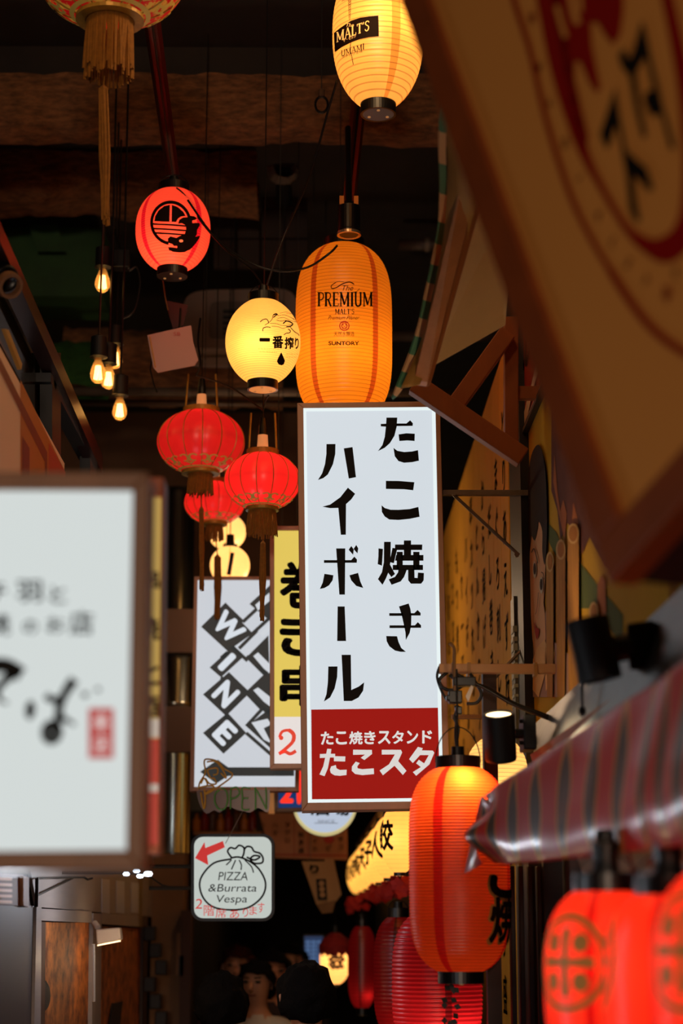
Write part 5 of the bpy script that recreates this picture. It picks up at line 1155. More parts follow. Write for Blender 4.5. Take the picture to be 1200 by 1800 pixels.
# plank ceiling under the banner with the rods the corner lanterns hang from
t = thing('stall_canopy', P(1120, 1540, 3.9), 'low brown plywood canopy behind the corner lanterns', 'canopy')
TP = mat('brown_canopy_board', (190, 134, 84), .6, var=.2, scale=4)
pp_ = [P(1010, 1490, 4.4), P(1290, 1440, 3.2), P(1290, 1506, 3.2), P(1029, 1543, 4.4)]
MB().hexa(pp_, [q + Vector((0, .02, 0)) for q in pp_]).build('canopy_board', TP, t)
pp_ = [P(1029, 1543, 4.38), P(1290, 1506, 3.18), P(1290, 1560, 3.18), P(1029, 1575, 4.38)]
MB().hexa(pp_, [q + Vector((0, .02, 0)) for q in pp_]).build('canopy_fascia', mat('grey_brown_fascia', (150, 124, 110), .6), t)
t = thing('hanging_bar', P(1100, 1560, 3.35), 'dark square bar with wooden clips that carries the corner lanterns', 'bar')
MB().hexa([P(1032, 1552, 3.5), P(1290, 1556, 2.8), P(1290, 1572, 2.8), P(1032, 1565, 3.5)], [P(1032, 1552, 3.52), P(1290, 1556, 2.82), P(1290, 1572, 2.82), P(1032, 1565, 3.52)]).build('bar', BLACKM, t)
for x, y, Yq in ((1042, 1556, 3.46), (1134, 1556, 3.2)): u = P(x - 4, y - 7, Yq); v = P(x + 4, y + 8, Yq); MB().box((u.x, Yq - .03, v.z), (v.x, Yq + .02, u.z)).build('clip', mat('ochre_clip', (170, 120, 40), .5), t)
for p in (((1062, 1524), (1082, 1470), (1100, 1440)), ((1112, 1536), (1098, 1470)), ((1140, 1524), (1166, 1456), (1180, 1430))): MB().tube([P(x, y, 3.5) for x, y in p], .0035, 6).build('wire', mat('orange_wire', (130, 66, 30), .5), t)
# dark post and shutters in the gap left of the corner lanterns
t = thing('market_stall', P(930, 1800, 6.0), 'dark wooden stall front with upright slats between the red lanterns', 'stall front')
DW = mat('dark_stall_wood', (34, 24, 20), .6, var=.3, scale=10, stretch=(1, 1, .1))
for i, x in enumerate((896, 912, 928, 944)):
    u = P(x, 1522, 5.6); v = P(x + 14, 1830, 5.6); MB().box((u.x, 5.6 + .01 * (i % 2), v.z - .3), (v.x, 5.66, u.z)).build('slat', DW, t, bevel=.002)
u = P(958, 1500, 5.5); v = P(1100, 1830, 5.5); MB().box((u.x, 5.55, v.z - .3), (XR - .01, 5.6, u.z)).build('panel', mat('black_brown_panel', (22, 17, 15), .5), t)
u = P(805, 1728, 6.2); v = P(848, 1840, 6.2); MB().box((u.x, 6.2, v.z - .3), (v.x, 6.3, u.z)).build('post', mat('worn_red_brown_post', (96, 50, 40), .6, var=.5, scale=20), t, label='worn red-brown post below the long vermilion lantern')
u = P(797, 1728, 6.2); v = P(806, 1840, 6.2); MB().box((u.x, 6.2, v.z - .3), (v.x, 6.28, u.z)).build('post', DW, t)
mb = MB()
for i in range(14):
    c = P(784 + random.uniform(-4, 14), 1722 + i * 6.5, 5.5); a = random.uniform(0, 6); d = Vector((math.cos(a), random.uniform(-.3, .3), math.sin(a))) * .022; n_ = Vector((-d.z, 0, d.x)) * .4
    mb.add([c, c + d * .5 + n_, c + d, c + d * .5 - n_], [(0, 1, 2, 3)])
mb.build('ivy_sprig', mat('dark_leaf', (20, 24, 14), .6), label='dark trailing leaves in front of the bright red ribbed lantern', cat='plant')
# slatted booth wall under the cream row
t = thing('market_stall', P(690, 1640, 9), 'dark upright-slatted booth front under the row of cream lanterns', 'stall front')
for i in range(9):
    Y = 7.4 + i * .8; MB().box((.44, Y, 0), (.47, Y + .76, P(700, 1556, 7.4).z - .0)).build('slat', DW, t)

# ================================================================== WOODEN BRACKET AND PAPER AWNING, UPPER RIGHT
OW = mat('orange_stained_wood', (178, 96, 44), .6, var=.25, scale=8, stretch=(1, 1, .3), bump=.05)
t = thing('timber_bracket', P(900, 800, 5.6), 'triangular orange-brown timber bracket right of the tall white lightbox', 'bracket')
def beam(name, x0, y0, x1, y1, wpx, Y, m, dep=.05, par=None, Yb=None):
    Yb = Yb or Y; l = math.hypot(x1 - x0, y1 - y0); nx, ny = -(y1 - y0) / l * wpx / 2, (x1 - x0) / l * wpx / 2
    q = [P(x0 + nx, y0 + ny, Y), P(x1 + nx, y1 + ny, Yb), P(x1 - nx, y1 - ny, Yb), P(x0 - nx, y0 - ny, Y)]
    return MB().hexa(q, [p + Vector((0, dep, 0)) for p in q]).build(name, m, par, bevel=.003)
beam('lower_beam', 728, 672, 920, 802, 33, 5.6, OW, .05, t)
beam('diagonal_brace', 803, 706, 893, 582, 30, 5.63, OW, .05, t)
beam('upright', 899, 556, 899, 800, 24, 5.66, OW, .05, t)
u = P(888, 700, 5.67); MB().box((u.x, 5.67, u.z), (XR - .01, 5.70, u.z + .04)).build('wall_tie', OW, t)
t = thing('paper_awning', P(740, 690, 5.0), 'large cream paper awning on a pale timber with a green and white checked edge', 'awning')
CL = mat('cream_awning_paper', (206, 168, 112), .7, var=.12, scale=3)
edge = smooth2([(780, 180, 4.2), (777, 255, 4.4), (779, 330, 4.6), (776, 400, 4.75), (764, 465, 4.85), (752, 520, 4.95), (740, 575, 5.05), (722, 630, 5.15), (702, 680, 5.2), (690, 700, 5.25)], 7)
n = len(edge); k0 = 0; seg = 4; idx = 0
while k0 < n - 1:
    k1 = min(n - 1, k0 + seg + (0 if idx > 3 else 1)); mb = MB(); V = []
    for j in range(k0, k1 + 1):
        x, y, Yq = edge[j]; ww = 12 * min(1, (n - 1 - j) / 8 + .05); V += [P(x - ww * .45, y, Yq), P(x + ww * .55, y + 3, Yq + .02)]
    mb.add(V, [(2 * i, 2 * i + 2, 2 * i + 3, 2 * i + 1) for i in range(k1 - k0)])
    ob = mb.build('edge_check', (mat('check_green', (70, 128, 100), .6), mat('check_cream', (214, 170, 126), .6))[idx % 2], t)
    m_ = ob.modifiers.new('thickness', 'SOLIDIFY'); m_.thickness = .006
    k0 = k1; idx += 1
mb = MB(); L_ = [(785, 190, 4.22), (786, 300, 4.5), (782, 390, 4.7), (770, 470, 4.86), (752, 560, 5.02), (732, 620, 5.14), (704, 684, 5.2)]; R_ = [(835, 190, 4.3), (838, 330, 4.5), (826, 400, 4.7), (806, 480, 4.86), (784, 560, 5.02), (760, 620, 5.14), (738, 676, 5.2)]
V = []
for a, b in zip(smooth2(L_, 5), smooth2(R_, 5)): V += [P(*a), P(*b)]
mb.add(V, [(2 * i, 2 * i + 2, 2 * i + 3, 2 * i + 1) for i in range(len(V) // 2 - 1)])
ob = mb.build('outer_paper', mat('olive_awning_paper', (178, 130, 56), .7, var=.15, scale=3), t, smooth=True); ob.modifiers.new('thickness', 'SOLIDIFY').thickness = .004
q = [P(808, 330, 4.55), P(838, 330, 4.58), P(752, 672, 5.2), P(727, 668, 5.2)]
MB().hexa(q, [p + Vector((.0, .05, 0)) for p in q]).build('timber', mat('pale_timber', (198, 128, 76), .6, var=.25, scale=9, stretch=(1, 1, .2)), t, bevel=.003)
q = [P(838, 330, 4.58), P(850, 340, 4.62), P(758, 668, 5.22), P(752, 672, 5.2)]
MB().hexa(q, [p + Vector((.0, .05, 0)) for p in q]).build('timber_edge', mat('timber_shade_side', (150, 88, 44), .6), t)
q = [P(836, 330, 4.75), P(905, 330, 4.75), P(888, 570, 5.3), P(753, 646, 5.3)]
MB().hexa(q, [p + Vector((.0, .012, 0)) for p in q]).build('inner_paper', CL, t)

# ================================================================== LARGE TILTED SIGNBOARD, TOP RIGHT
TH, PHI = math.radians(62), math.radians(26)
Hh = Vector((math.cos(TH), -math.sin(TH), 0)); Zz = Vector((0, 0, 1)); Nn = Hh.cross(Zz).normalized()
if Nn.dot(CAM - P(1062, 1018, 2.5)) < 0: Nn = -Nn
C0 = P(1066, 1028, 2.5); E1 = -math.sin(PHI) * Hh + math.cos(PHI) * Zz; E2 = math.cos(PHI) * Hh + math.sin(PHI) * Zz
SW, SH, FWD, DEP = .62, 1.45, .066, .05
t = thing('tilted_signboard', C0, 'huge tilted cream signboard in a thick wooden frame, blurred at the top right', 'sign')
SWD = mat('orange_sign_timber', (150, 70, 24), .55, var=.25, scale=6, bump=.05)
def pl(a, b, d=0): return C0 + E1 * a + E2 * b + Nn * d
for nm, (a0, a1, b0, b1) in (('lower_rail', (0, FWD, 0, SW)), ('left_stile', (FWD, SH - FWD, 0, FWD)), ('upper_rail', (SH - FWD, SH, 0, SW)), ('right_stile', (FWD, SH - FWD, SW - FWD, SW))):
    q = [pl(a0, b0), pl(a0, b1), pl(a1, b1), pl(a1, b0)]
    MB().hexa(q, [p - Nn * DEP for p in q]).build(nm, SWD, t, bevel=.006)
q = [pl(FWD, FWD, -.012), pl(FWD, SW - FWD, -.012), pl(SH - FWD, SW - FWD, -.012), pl(SH - FWD, FWD, -.012)]
MB().hexa(q, [p - Nn * .01 for p in q]).build('face_panel', mat('cream_sign_face', (226, 152, 74), .6, spec=.2), t)
MB().hexa([pl(.006, .006, -.04), pl(.006, SW - .006, -.04), pl(SH - .006, SW - .006, -.04), pl(SH - .006, .006, -.04)], [pl(.006, .006, -.24), pl(.006, SW - .006, -.24), pl(SH - .006, SW - .006, -.24), pl(SH - .006, .006, -.24)]).build('sign_body', mat('dark_sign_body', (22, 13, 10), .7), t)
fB = lambda e: (lambda x, y: hit(x, y, C0 + Nn * (-.0105 + e), Nn))
REDP = mat('sign_red_paint', (150, 8, 4), .6, spec=.2); 
k = Ink(); k.line(smooth2([(893, -60), (903, 0), (930, 85), (957, 200), (987, 300), (1017, 377), (1067, 467), (1133, 563), (1200, 618), (1290, 660)], 6), [9] * 37 + [13] * 18)
inner_o = [(925, -80), (943, 0), (960, 90), (980, 167), (1013, 260), (1053, 333), (1100, 410), (1135, 445), (1167, 461), (1200, 447), (1225, 400), (1232, 300), (1222, 170), (1198, 60), (1170, -60)]
inner_i = [(968, -80), (985, 0), (1000, 90), (1014, 167), (1034, 262), (1064, 330), (1102, 392), (1130, 414), (1155, 420), (1182, 402), (1196, 360), (1200, 280), (1192, 170), (1175, 60), (1150, -60)]
so_, si_ = smooth2(inner_o, 5), smooth2(inner_i, 5); n = len(so_)
k.add((so_ + si_, [(i, i + 1, n + i + 1, n + i) for i in range(n - 1)]))
k.poly([(960, -60), (1095, -60), (1095, 20), (1090, 60), (1078, 78), (1064, 62), (1050, 38), (1038, 38), (1040, 80), (1050, 130), (1055, 155), (1048, 163), (1036, 145), (1020, 108), (1010, 105), (1010, 140), (1022, 190), (1034, 240), (1030, 265), (1018, 250), (1000, 180), (985, 90)])
k.build('red_emblem', fB(.0010), REDP, t, step=20)
k = Ink(); k.line(smooth2([(978, 10), (986, 40), (994, 66)]), 9); k.line(smooth2([(1002, -20), (1008, 20), (1016, 42)]), 13); k.line([(1018, -20), (1020, 20)], 8)
k.build('cream_gap', fB(.0016), MATS['cream_sign_face'], t, step=20)
zB = lambda p: [(880 + x / 2.8125, y / 2.8125) for x, y in p]
k = Ink()
for p in ([(490, 660), (565, 430), (585, 560), (620, 740), (660, 780), (720, 830), (755, 930), (735, 945), (690, 890), (655, 860), (670, 1000), (690, 1090), (670, 1095), (635, 1030), (620, 860), (580, 640), (565, 620), (545, 700), (525, 735)],
          [(580, 270), (605, 235), (635, 290), (650, 260), (695, 100), (715, 150), (745, 290), (775, 410), (800, 520), (855, 700), (862, 735), (838, 730), (790, 560), (750, 570), (730, 540), (708, 490), (715, 455), (755, 440), (722, 300), (710, 280), (668, 360), (690, 520), (722, 670), (700, 680), (660, 520), (635, 370), (600, 330)]):
    k.poly(zB(p))
k.build('black_lettering', fB(.0022), INK, t, step=20)
# lettering round the ring
k = Ink(); dn = 3
spots = [(935, 30, '★', 30, 75), (947, 118, 'B', 24, -72), (965, 180, 'V', 24, -68), (993, 250, 'G', 26, -66), (1018, 312, 'I', 26, -60), (1052, 378, 'A', 26, -55), (1078, 425, 'L', 28, -52), (1104, 462, 'S', 28, -48), (1134, 494, 'T', 28, -44), (1172, 515, '★', 40, -30), (1188, 478, 'K', 26, -20)]
for x, y, ch, sz, ang in spots:
    v, f, w_, h_ = glyphs(ch if ch != '★' else 'A', 1, bold=.02)
    if ch == '★':
        v = []
        for i in range(10):
            r = .5 if i % 2 == 0 else .2; a = PI / 2 + PI * i / 5; v.append((r * math.cos(a), r * math.sin(a)))
        f = [tuple(range(10))]
    a = math.radians(ang); c, s = math.cos(a), math.sin(a)
    k.nx().add(([(x + (p * c - q * s) * sz * .55, y - (p * s + q * c) * sz) for p, q in v], f))
k.build('ring_character', fB(.0020), mat('faded_red_paint', (136, 26, 8), .6, spec=.2), t, step=20)

# ================================================================== LEFT WALL
def LXp(x, y, X=XL): return PX(x, y, X)
t = thing('wall_sign', LXp(60, 830), 'big peach and orange slanting signboard fixed above the left shops', 'sign')
XS = XL + .05
fl = lambda e: (lambda x, y: PX(x, y, XS + .001 + e))
a = PX(-60, 485, XS); b = PX(113, 826, XS); c = PX(116, 900, XS)
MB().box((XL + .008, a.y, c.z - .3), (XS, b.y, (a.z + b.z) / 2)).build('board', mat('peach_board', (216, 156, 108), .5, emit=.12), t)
ZT = (a.z + b.z) / 2
def top_py(x): return 0
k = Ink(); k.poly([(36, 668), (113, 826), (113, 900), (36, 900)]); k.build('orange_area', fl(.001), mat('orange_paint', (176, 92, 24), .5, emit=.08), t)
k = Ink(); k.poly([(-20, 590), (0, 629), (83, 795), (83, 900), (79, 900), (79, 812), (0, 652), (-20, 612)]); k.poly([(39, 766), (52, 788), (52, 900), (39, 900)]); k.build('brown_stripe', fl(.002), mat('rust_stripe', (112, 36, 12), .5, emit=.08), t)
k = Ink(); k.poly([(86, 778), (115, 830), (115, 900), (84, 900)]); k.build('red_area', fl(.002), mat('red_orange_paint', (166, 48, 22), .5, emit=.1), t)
t = thing('glass_balustrade', PX(80, 640, XL), 'dark steel and glass balustrade slanting above the orange signboard', 'balustrade')
RB = mat('dark_red_black_steel', (52, 20, 20), .35, metal=.4)
def wbeam(name, x0, y0, x1, y1, wpx, m, X=XL, dep=.05):
    return MB().hexa([PX(x0, y0, X), PX(x1, y1, X), PX(x1, y1 + wpx, X), PX(x0, y0 + wpx, X)], [p + Vector((dep, 0, 0)) for p in (PX(x0, y0, X), PX(x1, y1, X), PX(x1, y1 + wpx, X), PX(x0, y0 + wpx, X))]).build(name, m, t)
wbeam('handrail', -40, 375, 158, 800, 34, RB); wbeam('lower_rail', 62, 655, 160, 830, 16, BLACKM, XL - .02)
for x, yt, yb, w_ in ((70, 620, 805, 16), (140, 790, 860, 11)):
    MB().hexa([PX(x, yt, XL - .01), PX(x + w_, yt, XL - .01), PX(x + w_, yb, XL - .01), PX(x, yb, XL - .01)], [q + Vector((.04, 0, 0)) for q in (PX(x, yt, XL - .01), PX(x + w_, yt, XL - .01), PX(x + w_, yb, XL - .01), PX(x, yb, XL - .01))]).build('upright', BLACKM, t)
gp = [PX(-30, 440, XL - .03), PX(68, 640, XL - .03), PX(68, 745, XL - .03), PX(-30, 560, XL - .03)]
gm = mat('smoked_glass', (70, 60, 40), .08, spec=.6); gm.node_tree.nodes['Principled BSDF'].inputs['Transmission Weight'].default_value = .5
MB().hexa(gp, [q + Vector((.012, 0, 0)) for q in gp]).build('glass_pane', gm, t)
gp = [PX(2, 578, XL + .02), PX(8, 580, XL + .02), PX(32, 640, XL + .02), PX(30, 650, XL + .02)]
MB().hexa(gp, [q + Vector((.012, 0, 0)) for q in gp]).build('lit_strip', mat('ochre_strip', (150, 100, 40), .5, emit=.15), t)
t = thing('spotlight', P(18, 500, 4.9), 'dark round lamp head with a cream rim at the left edge', 'spotlight')
c = P(10, 490, 4.9); r = 24 * mpp(c); ax = Vector((.55, -.6, -.5)).normalized().to_track_quat('Z', 'Y').to_matrix().to_4x4()
MB().lathe(c, [(0, -.05), (r, -.05), (r * 1.05, 0), (r * .9, .012), (r * .8, 0), (0, 0)], 32, axis=ax).build('lamp_head', BLACK, t, smooth=True)
MB().lathe(c + Vector((.012, -.01, -.022)), [(r * .75, -.01), (r * 1.02, -.01), (r * .95, .012), (r * .7, .012)], 32, axis=ax).build('cream_rim', mat('cream_rim', (120, 80, 50), .6), t)

# vertical steel duct with brown cover boxes
t = thing('exhaust_duct', P(308, 1500, 9.4), 'upright shiny steel duct between the big left sign and the slanted letter sign', 'duct')
c = P(308, 1200, 9.4); r = 30 * mpp(c)
SD = mat('polished_duct', (170, 172, 160), .22, metal=1, var=.15, scale=3)
z_ = lambda py: P(308, py, 9.4).z
MB().lathe((c.x, 9.4, 0), [(r, z_(1500)), (r, z_(1240)), (r * 1.06, z_(1238)), (r, z_(1236)), (r, z_(870)), (r * .9, z_(860))], 40).build('duct_pipe', SD, t, smooth=True)
for y0, y1 in ((1076, 1152), (1246, 1326)):
    MB().box((c.x - r * 1.3, 9.4 - r * 1.25, z_(y1)), (c.x + r * 1.2, 9.4 + r * 1.25, z_(y0))).build('cover_box', mat('brown_cover', (84, 58, 42), .7), t, bevel=.003)
MB().box((XL + .01, 9.38, z_(1200)), (c.x, 9.42, z_(1190))).build('wall_strap', SD, t)
# stall fronts at lower left, on the left wall
LG = mat('grey_laminate', (150, 138, 132), .45, var=.12, scale=10, stretch=(1, .2, 4))
OSB = mat('chipboard_panel', (196, 110, 40), .7, var=1, rgb2=(96, 46, 16), scale=16, stretch=(1, .6, 1))
def wquad(par, name, pts, m, X=XL + .008, dep=.03, **k):
    q = [PX(x, y, X) for x, y in pts]; return MB().hexa(q, [p + Vector((dep, 0, 0)) for p in q]).build(name, m, par, **k)
t = thing('market_stall', PX(150, 1800, XL), 'grey laminate stall front with chipboard panels at the lower left', 'stall front')
wquad(t, 'upper_valance', [(30, 1440), (272, 1500), (268, 1612), (60, 1594)], LG, dep=.01)
wquad(t, 'lower_valance', [(60, 1597), (154, 1602), (154, 1622), (60, 1618)], LG, dep=.016)
wquad(t, 'lower_valance', [(172, 1605), (245, 1610), (245, 1630), (172, 1624)], LG, dep=.016)
wquad(t, 'pilaster', [(53, 1594), (62, 1594), (60, 1840), (48, 1840)], LG, dep=.02)
wquad(t, 'pilaster', [(155, 1605), (170, 1606), (168, 1840), (152, 1840)], LG, dep=.02)
wquad(t, 'dark_panel', [(-40, 1590), (54, 1592), (50, 1840), (-40, 1840)], mat('dark_laminate', (60, 46, 42), .6), dep=.010)
wquad(t, 'chipboard', [(62, 1620), (155, 1622), (152, 1840), (60, 1840)], OSB, dep=.004)
wquad(t, 'chipboard', [(171, 1628), (246, 1632), (244, 1840), (169, 1840)], OSB, dep=.004)
wquad(t, 'chipboard_batten', [(62, 1620), (75, 1621), (73, 1840), (60, 1840)], mat('brown_batten', (70, 40, 22), .6), dep=.010)
wquad(t, 'end_post', [(246, 1612), (254, 1612), (252, 1840), (244, 1840)], mat('brown_grey_post', (80, 58, 46), .6), dep=.016)
Ink().poly(ell(74, 1750, 15, 29, 24)).build('round_hole', lambda x, y: PX(x, y, XL + .0135), BLACKM, t)
wquad(t, 'dark_sign_leaf', [(196, 1764), (214, 1760), (206, 1840), (186, 1840)], BLACKM, X=XL + .02, dep=.004)
for i in range(3): wquad(t, 'gloss_streak', [(178 + 26 * i, 1545 + 3 * i), (192 + 26 * i, 1546 + 3 * i), (192 + 26 * i, 1606), (178 + 26 * i, 1604)], mat('pale_laminate_gloss', (190, 190, 200), .3), X=XL + .019, dep=.002)  # pale streaks paint the lamps' reflection on the laminate
MB().tube([PX(64, 1594, XL + .03), PX(65, 1543, XL + .03)], .006, 6).build('hook_bracket', BLACKM, t)
MB().tube([PX(66, 1544, XL + .03), PX(148, 1542, XL + .03), PX(154, 1546, XL + .03), PX(162, 1544, XL + .03)], .004, 6).build('hook_bracket', BLACKM, t)
MB().tube([PX(66, 1574, XL + .03), PX(128, 1544, XL + .03)], .003, 6).build('hook_bracket', BLACKM, t)
t = thing('wall_cabinet', PX(20, 1590, XL), 'small orange-lit slatted cabinet at the lower left edge', 'cabinet')
wquad(t, 'side_panel', [(22, 1540), (32, 1542), (32, 1595), (22, 1592)], PINE, X=XL + .06)
wquad(t, 'cabinet_body', [(-30, 1536), (22, 1538), (22, 1592), (-30, 1590)], mat('brown_cabinet', (120, 58, 28), .6), X=XL + .05)
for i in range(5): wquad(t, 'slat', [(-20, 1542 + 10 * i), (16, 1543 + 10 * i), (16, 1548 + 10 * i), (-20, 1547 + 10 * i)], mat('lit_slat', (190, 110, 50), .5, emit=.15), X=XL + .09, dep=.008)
# small white wall spotlight
t = thing('spotlight', PX(190, 1650, XL + .15), 'small white lamp head throwing warm light on the chipboard', 'spotlight')
q = [P(168, 1634, 7.4), P(210, 1630, 7.4), P(213, 1652, 7.4), P(170, 1661, 7.4)]
MB().hexa(q, [p + Vector((0, .08, 0)) for p in q]).build('lamp_head', mat('white_lamp_enamel', (196, 182, 170), .45), t, bevel=.006)
MB().tube([P(172, 1630, 7.44), P(166, 1622, 7.46)], .012, 10).build('swivel', mat('white_lamp_enamel', (196, 182, 170), .45), t)
q = [P(171, 1661, 7.41), P(212, 1653, 7.41), P(212, 1653, 7.47), P(171, 1661, 7.47)]
MB().hexa(q, [p - Vector((0, 0, .004)) for p in q]).build('lens', mat('glowing_lens', (255, 220, 165), .4, emit=3.0), t)
q = P(188, 1672, 7.3); lamp(q + Vector((.12, -.1, -.02)), 1.2, (1, .7, .4), .03, name='wall_spot_light')
MB().tube([PX(164, 1660, XL + .12), PX(165, 1760, XL + .12)], .006, 6).build('wall_cable', mat('white_cable', (190, 170, 150), .5), label='pale cable running down beside the small white lamp', cat='cable')
# cluster of cold bulbs
t = thing('led_lamp', P(250, 1536, 6.6), 'cluster of small cold white lamps under the big left sign', 'lamp')
for x, y, r_ in ((222, 1536, 7), (240, 1531, 7), (246, 1540, 7), (260, 1536, 9)):
    c = P(x, y, 6.6); r = r_ * mpp(c); MB().lathe(c, [(0, -r * .6), (r * .7, -r * .5), (r, 0), (r * .7, r * .5), (0, r * .6)], 20).build('cold_bulb', mat('cold_bulb', (215, 230, 245), .4, emit=2.5), t, smooth=True)
MB().tube([P(262, 1536, 6.6), P(222, 1534, 6.6), (XL + .01, 6.6, P(222, 1534, 6.6).z)], .006, 6).build('lamp_arm', BLACK, t)
lamp(P(262, 1552, 6.3), 6.0, (.86, .9, 1), .05, name='cold_lamp_light')
# dark shelving, shutters and tan columns between the stall and the pizza sign
t = thing('market_stall', PX(300, 1800, XL), 'tan column and dark shelving behind the arms of the rounded square sign', 'stall front')
TC = mat('tan_column', (128, 88, 54), .7, var=.2, scale=4)
def fbox(par, name, x0, y0, x1, y1, Y, m, dep=.04, **k):
    u = P(x0, y0, Y); v = P(x1, y1, Y); return MB().box((u.x, Y, v.z), (v.x, Y + dep, u.z)).build(name, m, par, **k)
fbox(t, 'column', 270, 1440, 318, 1860, 10.2, TC, .3)
fbox(t, 'column', 318, 1600, 332, 1860, 10.1, mat('dark_red_column', (60, 30, 20), .7), .2)
for i in range(6): fbox(t, 'dark_object', 252 + 10 * (i % 3), 1628 + 30 * i, 272 + 10 * (i % 3), 1654 + 30 * i, 9.6, mat('dark_clutter', (24, 18, 18), .6), .1, bevel=.006)
fbox(t, 'slot', 311, 1640, 323, 1715, 10.15, PINE, .03); fbox(t, 'slot', 314, 1680, 322, 1716, 10.1, BLACKM, .03)
MB().hexa([P(278, 1395, 9.8), P(284, 1392, 9.8), P(320, 1462, 9.8), P(316, 1470, 9.8)], [P(278, 1395, 9.9), P(284, 1392, 9.9), P(320, 1462, 9.9), P(316, 1470, 9.9)]).build('slanted_trim', PINE, t)
# shops far down both sides: dim coloured clutter
t = thing('shop_shelf', P(430, 1470, 11), 'dim cluttered shelf with small amber bottles behind the unlit neon sign', 'shelf')
fbox(t, 'shelf_board', 340, 1462, 460, 1467, 11, PINE, .2); fbox(t, 'shelf_back', 250, 1425, 460, 1600, 11.25, mat('dark_shelf_back', (30, 20, 16), .8), .03)
for i in range(8):
    x = 345 + i * 14; c = P(x, 1461, 11.08); h = .10 + .03 * (i % 3)
    MB().lathe(c, [(0, 0), (.022, 0), (.024, .01), (.024, h * .6), (.010, h * .8), (.009, h), (0, h)], 14).build('bottle', mat(('amber_bottle', 'red_bottle', 'brown_bottle')[i % 3], ((170, 100, 30), (120, 30, 20), (80, 46, 24))[i % 3], .2), label='%s bottle on the dim shelf, %s from the left' % (('amber', 'red', 'brown')[i % 3], ('first', 'second', 'third', 'fourth', 'fifth', 'sixth', 'seventh', 'eighth')[i]), cat='bottle', group='bottles on the dim shelf')

# lit paper lantern ball with red top, far right of centre
pmb = paper('far_cream_paper', (255, 190, 110), N=12, stripes=(), base=.7, line=.15)
Lf = paper_lantern('paper_lantern', 589, 1646, 1730, 27, 10.8, pmb, 'far glowing cream lantern with dark red cloth over its top beside the red ribbed lanterns', pw=2.2, rend=.3, qq=1.9, N=12, power=.5, wirelen=.02, caph=.01, up=5.45)
mb = MB(); V = []; nn = 16
for i in range(nn + 1):
    a = -1.6 + 3.6 * i / nn
    for j, (rr, dz) in enumerate(((.3, .02), (.8, -.01), (1.1, -.05), (1.08, -.09 - .02 * (i % 2)))): V.append(Vector((Lf['c'].x + Lf['R'] * rr * math.sin(a), 10.8 - Lf['R'] * rr * math.cos(a), Lf['z1'] + dz)))
mb.add(V, [(4 * i + j, 4 * i + j + 1, 4 * i + j + 5, 4 * i + j + 4) for i in range(nn) for j in range(3)]); mb.build('red_cloth', mat('dark_red_cloth', (140, 20, 18), .8), Lf['root'])
k = Ink(); fitbox(k, '祭', -.05, -.05, .05, .05, bold=.03); k.build('black_character', Lf['surf'](.1, .002), dk, Lf['root'], step=.02)

